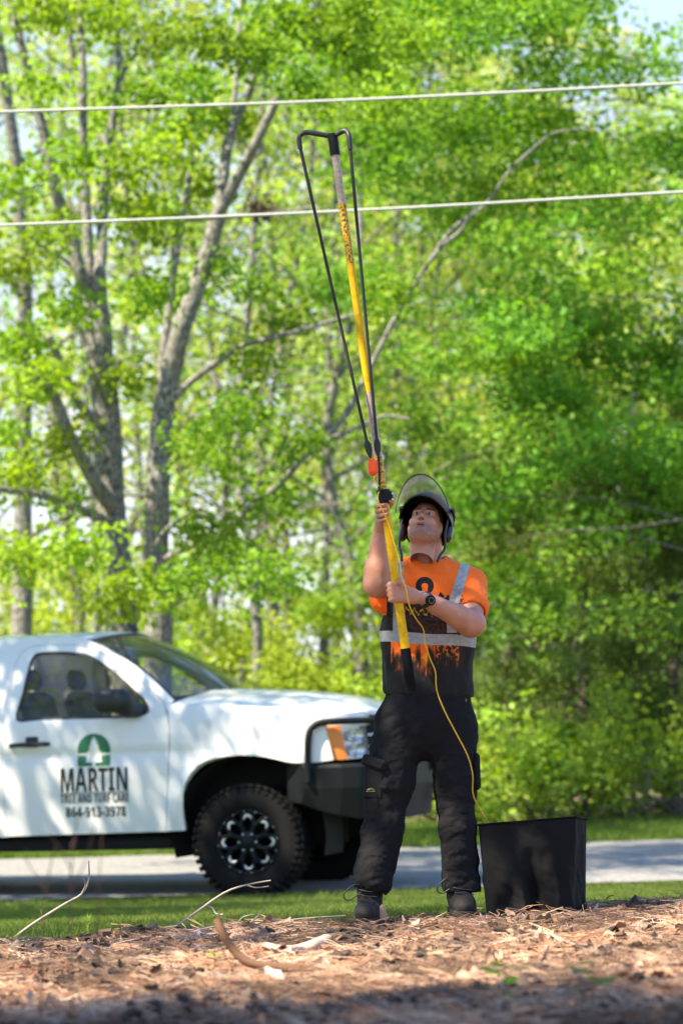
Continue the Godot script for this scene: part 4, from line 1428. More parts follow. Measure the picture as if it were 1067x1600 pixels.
func worker() -> void:
	var skin := Color(0.5, 0.23, 0.15)
	var W := base("person", MAN, "worker in orange and black shirt and black helmet aiming a pole slingshot upwards", "person")
	var sk := mat("skin", Color.WHITE, 0.5)
	sk.vertex_color_use_as_albedo = true
	sk.subsurf_scatter_enabled = true
	sk.subsurf_scatter_strength = 0.12
	var cloth := mat("work_trousers", srgb(0.017, 0.017, 0.019), 0.95)
	cloth.rim_enabled = true
	cloth.rim = 0.06
	var blackcloth := mat("black_cloth", srgb(0.01, 0.01, 0.012), 0.95)
	blackcloth.rim_enabled = true
	blackcloth.rim = 0.04
	blackcloth.metallic_specular = 0.15
	cloth.metallic_specular = 0.2
	var leather := mat("boot_leather", srgb(0.014, 0.01, 0.008), 0.75)
	mat("sole_rubber", srgb(0.02, 0.018, 0.016), 0.9)
	var yellow := mat("yellow_pole", Color.WHITE, 0.5)
	yellow.metallic_specular = 0.3
	world_tex(yellow, ntex(31, 0.03, [[0.2, srgb(0.6, 0.33, 0.005)], [0.5, srgb(0.8, 0.47, 0.008)], [0.85, srgb(0.74, 0.42, 0.01)]], 256, 4), 3.0)
	var worn := mat("worn_yellow", Color.WHITE, 0.45)
	world_tex(worn, ntex(32, 0.05, [[0.28, srgb(0.06, 0.04, 0.01)], [0.42, srgb(0.45, 0.24, 0.01)], [0.6, srgb(0.75, 0.42, 0.01)]], 256, 5), 5.0)
	var bare := mat("bare_fibreglass", Color.WHITE, 0.5)
	world_tex(bare, ntex(33, 0.04, [[0.25, srgb(0.36, 0.26, 0.22)], [0.6, srgb(0.52, 0.4, 0.35)]], 256, 4), 4.0)
	mat("throw_line", srgb(0.85, 0.5, 0.01), 0.6)
	mat("orange_pouch", srgb(0.9, 0.09, 0.015), 0.7)
	mat("grey_logo", srgb(0.35, 0.36, 0.1), 0.8)
	var hp := mat("helmet_shell", srgb(0.008, 0.008, 0.009), 0.28)
	# joints, from the photograph
	var shl := jt(733, 909, 12.0)
	var ell := jt(737, 975, 11.79)
	var wrl := jt(659, 934, 11.62)
	var shr := jt(612, 906, 11.98)
	var elr := jt(588, 913, 11.68)
	var wrr := jt(593, 829, 11.67)
	# --- body: one skin surface (arms, torso, neck), with finer head and hands joined on
	var mb := MB.new()
	var f := Field.new(jt(560, 1120, 12.0) - Vector3(0, 0, 0.2), jt(775, 830, 12.0) + Vector3(0, 0, 0.5), 0.011)
	f.cap(jt(668, 1080), 0.15, jt(667, 945), 0.15, 0.04, Vector3(1, 1, 0.58))
	f.cap(jt(624, 912), 0.045, jt(718, 912), 0.045, 0.04)
	f.cap(jt(666, 905, 12.01), 0.078, jt(665, 838, 12.0), 0.066, 0.05)
	f.ball(jt(666, 903, 12.0) + Vector3(0, 0, 0.012), Vector3(0.08, 0.045, 0.074), 0.02)
	f.cap(jt(648, 893, 12.0), 0.036, jt(686, 893, 12.0), 0.036, 0.03)
	for a in [[shl, ell, wrl], [shr, elr, wrr]]:
		f.cap(a[0], 0.056, a[1], 0.05, 0.02)
		var bic: Vector3 = (a[0] as Vector3).lerp(a[1], 0.55)
		f.ball(bic, Vector3(0.06, 0.06, 0.06), 0.03)
		f.ball(a[1], Vector3(0.049, 0.049, 0.049), 0.03)
		var bulge: Vector3 = (a[1] as Vector3).lerp(a[2], 0.28)
		f.cap(a[1], 0.047, bulge, 0.051, 0.03)
		f.cap(bulge, 0.051, (a[1] as Vector3).lerp(a[2], 0.7), 0.036, 0.02)
		f.cap((a[1] as Vector3).lerp(a[2], 0.7), 0.036, a[2], 0.0295, 0.02)
	f.rough(noise(68, 9.0, 3), 0.0045, Vector3(1, 1, 1))
	f.add_to(mb, Transform3D.IDENTITY)
	var blot := noise(61, 14.0, 3)
	for k in mb.v.size():
		var q := mb.v[k]
		var v := 1.0 + 0.12 * blot.get_noise_3d(q.x, q.y, q.z)
		var red := 0.9 if q.y > jt(0, 900).y and absf(q.x - jt(665, 0).x) < 0.1 else 1.0
		mb.c.append(Color(skin.r * v, skin.g * v * red, skin.b * v * red))
	# legs of the body inside the trousers
	for a in [[jt(630, 1120), jt(603, 1262, 11.95), jt(581, 1400, 11.93)], [jt(702, 1120), jt(713, 1270, 11.97), jt(720, 1400, 12.0)]]:
		var was := mb.v.size()
		tube(mb, smooth(a, [0.075, 0.05, 0.035], 3)[0], [0.075, 0.07, 0.06, 0.05, 0.045, 0.04, 0.035], 8)
		for k in range(was, mb.v.size()):
			mb.c.append(skin)
	# pole first: the hands close round it
	var p0 := jt(642.5, 1080, 11.585)
	var p1 := jt(519.5, 212, 11.585)
	var ax := (p1 - p0).normalized()
	var on_pole := func(py: float) -> Vector3: return p0.lerp(p1, (1080.0 - py) / 868.0)
	grip(mb, on_pole.call(926.0), ax, wrl, 35.0, 1.0, skin)
	grip(mb, on_pole.call(803.0), ax, wrr, 165.0, -1.0, skin)
	# head
	var hx := Transform3D(Basis(Vector3.UP, -0.2) * Basis(Vector3.RIGHT, -0.62) * Basis(Vector3.BACK, -0.05), jt(664.5, 822, 11.96))
	hx.basis = hx.basis * Basis.from_scale(Vector3(0.88, 1, 1))
	var hf := Field.new(Vector3(-0.1, -0.16, -0.12), Vector3(0.1, 0.14, 0.15), 0.0042)
	hf.ball(Vector3(0, 0.03, -0.012), Vector3(0.076, 0.1, 0.095), 0.02)
	hf.ball(Vector3(0, -0.035, 0.03), Vector3(0.064, 0.08, 0.06), 0.03)
	hf.cap(Vector3(-0.028, -0.088, 0.055), 0.024, Vector3(0.028, -0.088, 0.055), 0.024, 0.025)     # chin
	hf.cap(Vector3(-0.055, -0.05, 0.0), 0.025, Vector3(-0.025, -0.092, 0.05), 0.02, 0.025)          # jaw
	hf.cap(Vector3(0.055, -0.05, 0.0), 0.025, Vector3(0.025, -0.092, 0.05), 0.02, 0.025)
	hf.cap(Vector3(-0.04, 0.024, 0.068), 0.014, Vector3(0.04, 0.024, 0.068), 0.014, 0.018)           # brow
	hf.ball(Vector3(-0.042, -0.028, 0.06), Vector3(0.024, 0.018, 0.02), 0.02)                        # cheeks
	hf.ball(Vector3(0.042, -0.028, 0.06), Vector3(0.024, 0.018, 0.02), 0.02)
	hf.ball(Vector3(-0.031, 0.004, 0.092), Vector3(0.017, 0.011, 0.014), 0.012, 1)                   # eye sockets
	hf.ball(Vector3(0.031, 0.004, 0.092), Vector3(0.017, 0.011, 0.014), 0.012, 1)
	hf.cap(Vector3(0, 0.012, 0.078), 0.009, Vector3(0, -0.026, 0.102), 0.0125, 0.012)                # nose
	hf.ball(Vector3(-0.013, -0.031, 0.092), Vector3(0.009, 0.008, 0.01), 0.006)
	hf.ball(Vector3(0.013, -0.031, 0.092), Vector3(0.009, 0.008, 0.01), 0.006)
	hf.ball(Vector3(-0.007, -0.039, 0.098), Vector3(0.004, 0.003, 0.005), 0.003, 1)
	hf.ball(Vector3(0.007, -0.039, 0.098), Vector3(0.004, 0.003, 0.005), 0.003, 1)
	hf.cap(Vector3(-0.018, -0.058, 0.084), 0.007, Vector3(0.018, -0.058, 0.084), 0.007, 0.008)       # lips
	hf.cap(Vector3(-0.015, -0.071, 0.083), 0.0075, Vector3(0.015, -0.071, 0.083), 0.0075, 0.008)
	hf.cap(Vector3(-0.016, -0.0645, 0.094), 0.0045, Vector3(0.016, -0.0645, 0.094), 0.0045, 0.004, Vector3.ONE, 1)
	for s in [-1.0, 1.0]:                                                                            # ears, neck root
		hf.ball(Vector3(s * 0.078, -0.012, -0.005), Vector3(0.009, 0.03, 0.019), 0.008)
	hf.cap(Vector3(0, -0.06, -0.02), 0.056, Vector3(0, -0.15, -0.045), 0.058, 0.03)
	var hfirst := hf.add_to(mb, hx)
	for k in range(hfirst, mb.v.size()):
		var q := hx.affine_inverse() * mb.v[k]
		var c := skin * (1.0 + 0.1 * blot.get_noise_3d(q.x * 2, q.y * 2, q.z * 2))
		if absf(q.x) < 0.024 and absf(q.y + 0.0645) < 0.013 and q.z > 0.07:
			c = Color(0.36, 0.13, 0.1)
			if absf(q.y + 0.0645) < 0.0045 and absf(q.x) < 0.016:
				c = Color(0.1, 0.03, 0.03)
		elif q.y < -0.042 and q.y > -0.125 and q.z > -0.02 and not (q.y > -0.05 and absf(q.x) < 0.03):
			var st := clampf(0.62 + 0.6 * blot.get_noise_3d(q.x * 9, q.y * 9, q.z * 9), 0, 1) * clampf((-0.036 - q.y) / 0.02, 0, 1) * clampf((q.y + 0.125) / 0.02, 0, 1)
			c = c.lerp(Color(0.14, 0.08, 0.062), st * 0.8)
		elif absf(q.y - 0.026) < 0.006 and absf(absf(q.x) - 0.032) < 0.02 and q.z > 0.05:
			c = Color(0.12, 0.07, 0.05)
		elif absf(q.y + 0.039) < 0.004 and absf(absf(q.x) - 0.007) < 0.005 and q.z > 0.09:
			c = Color(0.2, 0.08, 0.06)
		mb.c.append(c)
	var body := put("body", mb.mesh(), sk, W)
	var eyew := mat("eye_white", srgb(0.34, 0.3, 0.27), 0.3)
	var iris := mat("eye_iris", srgb(0.015, 0.015, 0.018), 0.2)
	for s in [-1.0, 1.0]:
		var e := SphereMesh.new()
		e.radius = 0.0115
		e.height = 0.0135
		e.radial_segments = 20
		e.rings = 12
		var eo := put("eye", e, eyew, body)
		eo.transform = hx * Transform3D(Basis.IDENTITY, Vector3(s * 0.031, 0.005, 0.0735))
		var ir := SphereMesh.new()
		ir.radius = 0.0062
		ir.height = 0.0124
		var io := put("iris", ir, iris, eo)
		io.position = Vector3(0.0, 0.0005, 0.0062)
	var hm := mat("hair_brown", srgb(0.035, 0.022, 0.015), 0.7)
	var hb := MB.new()
	var hair := Field.new(Vector3(-0.1, -0.06, -0.13), Vector3(0.1, 0.16, 0.12), 0.008)
	hair.ball(Vector3(0, 0.036, -0.018), Vector3(0.08, 0.1, 0.098), 0.02)
	hair.ball(Vector3(0, -0.05, 0.11), Vector3(0.1, 0.13, 0.09), 0.01, 1)
	hair.rough(noise(9, 40.0, 2), 0.003, Vector3.ONE)
	hair.add_to(hb, hx)
	put("hair", hb.mesh(), hm, W)
	# --- shirt
	mb = MB.new()
	f = Field.new(jt(560, 1105, 12.0) - Vector3(0, 0, 0.22), jt(778, 855, 12.0) + Vector3(0, 0, 0.42), 0.0095)
	f.cap(jt(669, 1100), 0.192, jt(668, 1000), 0.19, 0.04, Vector3(1, 1, 0.66))
	f.cap(jt(668, 1000), 0.186, jt(668, 935), 0.19, 0.06, Vector3(1, 1, 0.66))
	f.cap(jt(626, 912), 0.07, jt(712, 912), 0.07, 0.06, Vector3(1, 1, 1.1))
	f.cap(jt(644, 893), 0.05, jt(692, 893), 0.05, 0.05)
	for a in [[shl, ell, 0.58], [shr, elr, 0.42]]:
		var hem: Vector3 = (a[0] as Vector3).lerp(a[1], a[2])
		f.cap((a[0] as Vector3) + Vector3(0, -0.006, 0), 0.074, hem, 0.077, 0.035)
	f.cap(jt(612, 935, 11.97), 0.05, jt(598, 940, 11.86), 0.055, 0.04)
	f.rough(ridges(62, 5.0), 0.008, Vector3(1.1, 0.6, 1), 0.4)
	f.rough(ridges(63, 14.0), 0.0035, Vector3(1, 0.55, 1), 0.4)
	for a in [[shl, ell, 0.7], [shr, elr, 0.5]]:
		var hem: Vector3 = (a[0] as Vector3).lerp(a[1], a[2])
		var dn: Vector3 = ((a[1] as Vector3) - a[0]).normalized()
		f.cap(hem + dn * 0.03, 0.062, hem + dn * 0.25, 0.068, 0.006, Vector3.ONE, 1)
	f.cap(jt(666, 896, 12.01) + Vector3(0, 0, 0.006), 0.07, jt(665, 850, 12.0) + Vector3(0, 0.03, 0.02), 0.08, 0.008, Vector3.ONE, 1)
	f.cut(jt(668, 1087), Vector3(-0.04, -1, 0).normalized())
	var sleeve := [[(shl as Vector3).lerp(ell, 0.66), (ell - shl).normalized()], [(shr as Vector3).lerp(elr, 0.5), (elr - shr).normalized()]]
	f.add_to(mb, Transform3D.IDENTITY)
	var lo := jt(570, 1100)
	var hi := jt(765, 865)
	for k in mb.v.size():
		mb.uv[k] = Vector2((mb.v[k].x - lo.x) / (hi.x - lo.x), 1.0 - (mb.v[k].y - lo.y) / (hi.y - lo.y))
	var sm := mat("shirt_print", Color.WHITE, 0.85)
	sm.albedo_texture = shirt_texture()
	sm.texture_repeat = false
	sm.rim_enabled = true
	sm.rim = 0.08
	var shirt := put("shirt", mb.mesh(), sm, W)
	var col := MB.new()
	var cr := []
	for k in 25:
		var an := TAU * k / 24.0
		cr.append(jt(666, 884, 12.0) + Vector3(cos(an) * 0.08, -0.02 * sin(an) + 0.004 * cos(2 * an), -0.004 + sin(an) * 0.082))
	tube(col, cr, 0.0065, 6, false)
	put("collar", col.mesh(), mat("collar_brown", srgb(0.1, 0.035, 0.015), 0.9), shirt)
	# --- trousers
	mb = MB.new()
	f = Field.new(jt(535, 1412, 12.0) - Vector3(0, 0, 0.24), jt(772, 1070, 12.0) + Vector3(0, 0, 0.26), 0.009)
	f.cap(jt(669, 1082), 0.178, jt(667, 1118), 0.19, 0.04, Vector3(1, 1, 0.68))
	f.cap(jt(641, 1118), 0.118, jt(694, 1118), 0.118, 0.03)
	f.cap(jt(626, 1132), 0.115, jt(608, 1228, 11.97), 0.098, 0.012)
	f.cap(jt(608, 1228, 11.97), 0.098, jt(597, 1300, 11.95), 0.08, 0.03)
	f.cap(jt(597, 1300, 11.95), 0.08, jt(582, 1376, 11.94), 0.086, 0.03)
	f.cap(jt(704, 1132), 0.115, jt(712, 1228, 11.99), 0.09, 0.012)
	f.cap(jt(712, 1228, 11.99), 0.09, jt(714, 1290, 11.97), 0.073, 0.03)
	f.cap(jt(714, 1290, 11.97), 0.073, jt(720, 1385, 12.0), 0.082, 0.03)
	f.rough(ridges(64, 4.2), 0.011, Vector3(1.0, 1.2, 1.0), 0.5)
	f.rough(ridges(65, 11.0), 0.005, Vector3(0.8, 1.2, 0.8), 0.4)
	f.cut(jt(669, 1080), Vector3(0, 1, 0))
	f.cut(jt(640, 1397), Vector3(0.04, -1, 0).normalized())
	f.cap(jt(581, 1384, 11.94), 0.068, jt(580, 1460, 11.93), 0.072, 0.006, Vector3.ONE, 1)
	f.cap(jt(720, 1388, 12.0), 0.066, jt(720, 1460, 12.0), 0.072, 0.006, Vector3.ONE, 1)
	f.add_to(mb, Transform3D.IDENTITY)
	var tr := put("trousers", mb.mesh(), cloth, W)
	box("cargo_pocket", Vector3(0.1, 0.15, 0.03), jt(585, 1222, 11.895), cloth, tr, 0.012, Vector3(0.02, -0.42, -0.07))
	box("pocket_flap", Vector3(0.115, 0.05, 0.045), jt(585, 1192, 11.888), cloth, tr, 0.012, Vector3(-0.12, -0.42, -0.3))
	box("cargo_pocket", Vector3(0.03, 0.16, 0.11), jt(744, 1205, 11.98), cloth, tr, 0.012, Vector3(0, 0, 0.03))
	box("waistband", Vector3(0.005, 0.012, 0.004), jt(728, 1094, 11.9), mat("rivet_tan", srgb(0.3, 0.18, 0.1), 0.6), tr, 0.001)
	var lg := MB.new()
	var lc := jt(579, 1234, 11.861)
	for k in 3:
		var arc := []
		for q in 7:
			var an := PI * q / 6.0
			arc.append(lc + Vector3(cos(an) * (0.016 - k * 0.004), sin(an) * (0.009 - k * 0.002) - 0.003, -0.007 * cos(an)))
		tube(lg, arc, 0.0013, 5)
	tube(lg, [lc + Vector3(-0.018, -0.007, 0.007), lc + Vector3(0.018, -0.007, -0.007)], 0.0016, 5)
	put("pocket_emblem", lg.mesh(), M.grey_logo, tr)
	# --- boots
	for b in [[jt(578, 1440, 11.93), -0.14, 0.0], [jt(718, 1429, 12.0), 0.12, 0.0]]:
		var foot: Vector3 = b[0]
		var dirn := Vector3(sin(b[1]), 0, cos(b[1]))
		mb = MB.new()
		f = Field.new(foot + Vector3(-0.13, -0.02, -0.14), foot + Vector3(0.13, 0.22, 0.26), 0.0075)
		f.cap(foot + Vector3(0, 0.2, -0.02), 0.06, foot + Vector3(0, 0.075, -0.02), 0.054, 0.02)
		f.cap(foot + Vector3(0, 0.055, -0.045), 0.048, foot + dirn * 0.1 + Vector3(0, 0.052, 0), 0.05, 0.02)
		f.cap(foot + dirn * 0.09 + Vector3(0, 0.05, 0), 0.05, foot + dirn * 0.165 + Vector3(0, 0.044, 0), 0.044, 0.02)
		f.rough(noise(66, 18.0, 2), 0.004, Vector3.ONE)
		f.cut(foot + Vector3(0, 0.022, 0), Vector3.DOWN)
		f.cut(foot + Vector3(0, 0.185, 0), Vector3.UP)
		f.add_to(mb, Transform3D.IDENTITY)
		var boot := put("boot", mb.mesh(), leather, W)
		var so := MB.new()
		f = Field.new(foot + Vector3(-0.13, -0.03, -0.14), foot + Vector3(0.13, 0.06, 0.26), 0.008)
		f.cap(foot + Vector3(0, 0.02, -0.05), 0.053, foot + dirn * 0.165 + Vector3(0, 0.02, 0), 0.052, 0.02)
		f.cut(foot + Vector3(0, 0.03, 0), Vector3.UP)
		f.cut(foot + Vector3(0, -0.004, 0), Vector3.DOWN)
		f.add_to(so, Transform3D.IDENTITY)
		put("sole", so.mesh(), M.sole_rubber, boot)
		for k in 5:                                          # laces
			var y := 0.165 - k * 0.018
			var z := 0.046 + (k * 0.012 if k > 1 else 0.0) + (0.02 * maxf(0.0, k - 2.0))
			var ls := MB.new()
			var c0 := foot + dirn * z + Vector3(0, y, 0)
			var sd := dirn.cross(Vector3.UP)
			tube(ls, [c0 - sd * 0.04 - dirn * 0.02, c0 + dirn * 0.006 + Vector3(0, 0.004, 0), c0 + sd * 0.04 - dirn * 0.02 + Vector3(0, 0.01, 0)], 0.0035, 5)
			put("lace", ls.mesh(), M.black_trim, boot)
		var lp := MB.new()
		var s0 := foot + dirn * 0.05 + Vector3(0, 0.15, 0)
		var out := -1.0
		tube(lp, smooth([s0, s0 + Vector3(out * 0.06, 0.01, 0), s0 + Vector3(out * 0.105, -0.03, 0.01), s0 + Vector3(out * 0.085, -0.055, 0.01), s0 + Vector3(out * 0.03, -0.02, 0.01)], [0.003, 0.003, 0.003, 0.003, 0.003], 4)[0], 0.003, 5)
		put("lace_loop", lp.mesh(), M.black_trim, boot)
	# --- watch
	var wa := wrl.lerp(ell, 0.07)
	var wd := (ell - wrl).normalized()
	var watch := base("wrist_watch", MAN + wa, "black wrist watch worn on the worker's bent forearm", "watch")
	mb = MB.new()
	lathe(mb, [[0.031, -0.011], [0.0345, -0.01], [0.0345, 0.01], [0.031, 0.011]], Transform3D(Basis(Quaternion(Vector3.UP, wd)), Vector3.ZERO), 28)
	put("strap", mb.mesh(), M.black_trim, watch)
	var fc := (Vector3.BACK - wd * wd.dot(Vector3.BACK) + Vector3(0, 0.12, 0)).normalized()
	mb = MB.new()
	lathe(mb, [[0.0, 0.03], [0.021, 0.03], [0.022, 0.044], [0.017, 0.046], [0.0165, 0.0445], [0, 0.0445]], Transform3D(Basis(Quaternion(Vector3.UP, fc)), Vector3.ZERO), 24)
	var wc := put("case", mb.mesh(), M.black_steel, watch)
	for k in 12:
		var an := TAU * k / 12.0
		var bs := Basis(Quaternion(Vector3.UP, fc))
		mb = MB.new()
		rbox(mb, Transform3D(bs, bs * Vector3(cos(an) * 0.0125, 0.0455, sin(an) * 0.0125)), Vector3(0.0026, 0.001, 0.0026), 0.0003)
		put("hour_mark", mb.mesh(), M.silver, wc)
	# --- helmet
	var he := base("helmet", MAN + hx.origin, "black work helmet with raised clear visor and ear muffs on the worker's head", "helmet")
	he.basis = hx.basis * Basis.from_scale(Vector3(1.0 / 0.88, 1, 1))
	mb = MB.new()
	for pass_ in 2:
		var rr := Vector3(0.117, 0.125, 0.14) if pass_ == 0 else Vector3(0.108, 0.117, 0.131)
		var prev := -1
		for j in 15:
			var first := mb.v.size()
			for i in 41:
				var an := TAU * i / 40.0
				var low := -0.12 - 0.22 * clampf(-sin(an) + 0.1, 0, 1) + 0.12 * clampf(sin(an), 0, 1)
				var v := lerpf(low, 1.0, j / 14.0)
				var el := v * PI / 2
				var dn := Vector3(cos(an) * cos(el), sin(el), sin(an) * cos(el))
				mb.p(Vector3(0, 0.035, -0.012) + dn * rr, (dn / rr).normalized() * (1.0 if pass_ == 0 else -1.0))
			if prev >= 0:
				for i in 40:
					mb.quad(prev + i, prev + i + 1, first + i + 1, first + i)
			prev = first
	put("shell", mb.mesh(), hp, he)
	mb = MB.new()                                            # peak
	var pk := func(u: float, v: float) -> Vector3:
		var an := PI / 2 + u
		var r := lerpf(1.0, 1.36 - 0.2 * u * u, v)
		return Vector3(cos(an) * 0.116 * lerpf(1.0, 1.05, v), 0.062 - 0.028 * v - 0.016 * u * u, -0.012 + sin(an) * 0.139 * r)
	panel(mb, pv([-1.25, 0.0, 1.25, 0.0, 1.25, 1.0, -1.25, 1.0]), [], 0.12, pk, Vector3.UP, 0.006)
	put("peak", mb.mesh(), hp, he)
	var vs := func(u: float, v: float) -> Vector3:            # raised visor: a bowed sheet standing over the peak
		var an := PI / 2 + u
		var hh := 0.095 * v
		return Vector3(-0.012 + cos(an) * (0.124 - 0.018 * v * v), 0.062 + hh * 0.72 - 0.02 * u * u, -0.012 + sin(an) * 0.15 + hh * 0.8 - 0.02 * v * v)
	mb = MB.new()
	var vo := PackedVector2Array()
	for k in 25:
		var u := -1.3 + 2.6 * k / 24.0
		vo.append(Vector2(u, maxf(0.02, pow(maxf(0.0, 1.0 - pow(absf(u) / 1.32, 2.6)), 0.6))))
	var vp := vo.duplicate()
	vo.append(Vector2(1.3, 0.0))
	vo.append(Vector2(-1.3, 0.0))
	panel(mb, vo, [], 0.1, vs, Vector3(0, 0.3, 1), 0.0)
	var visor := put("visor", mb.mesh(), M.visor_plastic, he)
	mb = MB.new()
	var vr := []
	for q in vp:
		vr.append(vs.call(q.x, q.y))
	tube(mb, vr, 0.0027, 6)
	put("visor_rim", mb.mesh(), M.black_trim, visor)
	for s in [-1.0, 1.0]:
		mb = MB.new()
		var mf := Field.new(Vector3(s * 0.112, -0.02, -0.02) - Vector3.ONE * 0.08, Vector3(s * 0.112, -0.02, -0.02) + Vector3.ONE * 0.08, 0.007)
		mf.cap(Vector3(s * 0.1, 0.0, -0.03), 0.033, Vector3(s * 0.1, -0.03, -0.028), 0.031, 0.01, Vector3(0.6, 1, 0.9))
		mf.add_to(mb, Transform3D.IDENTITY)
		put("ear_muff", mb.mesh(), hp, he)
		mb = MB.new()
		tube(mb, [Vector3(s * 0.11, 0.01, -0.03), Vector3(s * 0.117, 0.06, -0.005), Vector3(s * 0.114, 0.07, 0.04)], [0.006, 0.007, 0.009], 6)
		put("muff_arm", mb.mesh(), M.black_trim, he)
		mb = MB.new()
		var st := smooth([Vector3(s * 0.1, 0.02, 0.03), Vector3(s * 0.098, -0.06, 0.02), Vector3(s * 0.1, -0.11, -0.01), Vector3(s * 0.085, -0.15, -0.01), Vector3(s * 0.078, -0.185, -0.012)], [0.005, 0.005, 0.0055, 0.006, 0.005], 4)
		tube(mb, st[0], st[1], 6)
		put("chin_strap", mb.mesh(), M.black_trim, he)
	# --- pole slingshot
	var S := base("pole_slingshot", MAN + p0, "long yellow pole slingshot with black forked head and rubber bands", "slingshot")
	var seg := func(called: String, y0: float, y1: float, r: float, m: Material) -> MeshInstance3D:
		var b := MB.new()
		var a0: Vector3 = on_pole.call(y0) - p0
		var a1: Vector3 = on_pole.call(y1) - p0
		tube(b, [a0, a0.lerp(a1, 0.002), a0.lerp(a1, 0.5), a0.lerp(a1, 0.998), a1], [r * 0.9, r, r, r, r * 0.9], 20)
		return put(called, b.mesh(), m, S)
	seg.call("foam_grip", 1080.0, 1014.0, 0.0215, M.black_cloth)
	seg.call("lower_pole", 1016.0, 779.0, 0.0185, yellow)
	seg.call("upper_pole", 771.0, 717.0, 0.0178, worn)
	seg.call("upper_pole", 717.0, 616.0, 0.0172, bare)
	seg.call("upper_pole", 616.0, 414.0, 0.0168, yellow)
	seg.call("upper_pole", 414.0, 320.0, 0.0166, worn)
	seg.call("upper_pole", 320.0, 240.0, 0.0162, bare)
	var clamp_ := seg.call("clamp", 790.0, 768.0, 0.029, M.black_steel)
	var cb: Vector3 = on_pole.call(779.0) - p0
	box("clamp_block", Vector3(0.05, 0.045, 0.04), cb + Vector3(0.012, 0.0, 0.012), M.black_steel, clamp_, 0.008, Vector3(0, 0.3, 0.14))
	for q in [[0.036, 0.012, 0.03], [0.036, -0.012, 0.03]]:
		box("clamp_bolt", Vector3(0.009, 0.009, 0.01), cb + Vector3(q[0], q[1], q[2]), M.silver, clamp_, 0.002)
	seg.call("fork_socket", 243.0, 209.0, 0.0215, M.black_steel)
	mb = MB.new()
	var fork := [jt(469, 232, 11.6), jt(467.5, 216, 11.6), jt(472, 209, 11.6), jt(482, 207, 11.6), jt(500, 210, 11.59), jt(518, 212, 11.585), jt(528, 209, 11.57), jt(537, 204.5, 11.55), jt(543, 207, 11.54), jt(545.5, 215, 11.53), jt(547, 233, 11.53)]
	for k in fork.size():
		fork[k] -= p0
	var fs := smooth(fork, [0.011, 0.011, 0.011, 0.011, 0.011, 0.0115, 0.011, 0.011, 0.011, 0.011, 0.011], 4)
	tube(mb, fs[0], fs[1], 10)
	put("fork", mb.mesh(), M.black_trim, S)
	var rub := mat("rubber_band", srgb(0.012, 0.011, 0.01), 0.6)
	for e in [[469.0, 230.0, 574.0, 694.0, 11.6, 11.53], [547.0, 231.0, 589.0, 692.0, 11.53, 11.54]]:
		mb = MB.new()
		var a := jt(e[0], e[1], e[4]) - p0
		var b := jt(e[2], e[3], e[5]) - p0
		tube(mb, [a, a.lerp(b, 0.5), b], [0.0075, 0.0068, 0.0068], 8)
		put("rubber_band", mb.mesh(), rub, S)
		mb = MB.new()
		var u := (b - a).normalized()
		tube(mb, [b - u * 0.015, b + u * 0.005, b + u * 0.03, b + u * 0.055], [0.009, 0.015, 0.014, 0.006], 8)
		put("band_tie", mb.mesh(), rub, S)
	mb = MB.new()
	tube(mb, [jt(577, 708, 11.53) - p0, jt(581, 722, 11.53) - p0], 0.004, 6)
	tube(mb, [jt(591, 706, 11.54) - p0, jt(593, 745, 11.54) - p0, jt(592, 768, 11.545) - p0], 0.0055, 6)
	put("pouch_cord", mb.mesh(), rub, S)
	mb = MB.new()
	f = Field.new(jt(583, 728, 11.53) - p0 - Vector3.ONE * 0.06, jt(583, 728, 11.53) - p0 + Vector3.ONE * 0.06, 0.006)
	f.cap(jt(580, 720, 11.53) - p0, 0.014, jt(582, 736, 11.53) - p0, 0.021, 0.01, Vector3(1, 1, 0.6))
	f.cap(jt(586, 724, 11.53) - p0, 0.014, jt(585, 735, 11.53) - p0, 0.017, 0.01, Vector3(1, 1, 0.6))
	f.add_to(mb, Transform3D.IDENTITY)
	put("pouch", mb.mesh(), M.orange_pouch, S)
	# --- throw line
	mb = MB.new()
	var lp2 := [586, 742, 11.53, 584, 750, 11.52, 590, 757, 11.53, 593, 764, 11.55, 590, 775, 11.53, 592, 787, 11.53, 600, 802, 11.54, 608, 822, 11.55, 616, 850, 11.55, 624, 876, 11.55, 627, 900, 11.51, 634, 920, 11.5, 640, 948, 11.52, 650, 967, 11.6, 661, 983, 11.72, 664, 1005, 11.75, 672, 1030, 11.77, 680, 1050, 11.78, 682, 1078, 11.79, 694, 1110, 11.8, 712, 1145, 11.82, 730, 1180, 11.84, 738, 1210, 11.86, 738.5, 1240, 11.9, 748, 1262, 11.94, 763, 1287, 11.99, 775, 1320, 12.05, 790, 1390, 12.05]
	var lpts := []
	var lr := []
	for k in range(0, lp2.size(), 3):
		lpts.append(jt(lp2[k], lp2[k + 1], lp2[k + 2]))
		lr.append(0.0028)
	var ls2 := smooth(lpts, lr, 5)
	tube(mb, ls2[0], ls2[1], 6)
	tag(put("throw_line", mb.mesh(), M.throw_line), "thin yellow throw line running from the slingshot pouch into the black bag", "rope").position = MAN
	# --- folding line bag
	var G := base("line_bag", MAN + jt(830, 1431, 12.1), "open square black fabric bag standing on the mulch beside the worker", "bag")
	var bagcloth := mat("bag_cloth", srgb(0.016, 0.016, 0.0165), 0.9)
	bagcloth.metallic_specular = 0.2
	bagcloth.rim_enabled = true
	bagcloth.rim = 0.06
	var q0 := G.position - MAN
	var cor := [[jt(760, 1434, 11.93), jt(747, 1289, 11.93)], [jt(896, 1431, 11.9), jt(899, 1277, 11.9)], [jt(914, 1428, 12.32), jt(915.5, 1280, 12.32)], [jt(774, 1431, 12.34), jt(762, 1291, 12.34)]]
	var bn := noise(67, 6.0, 2)
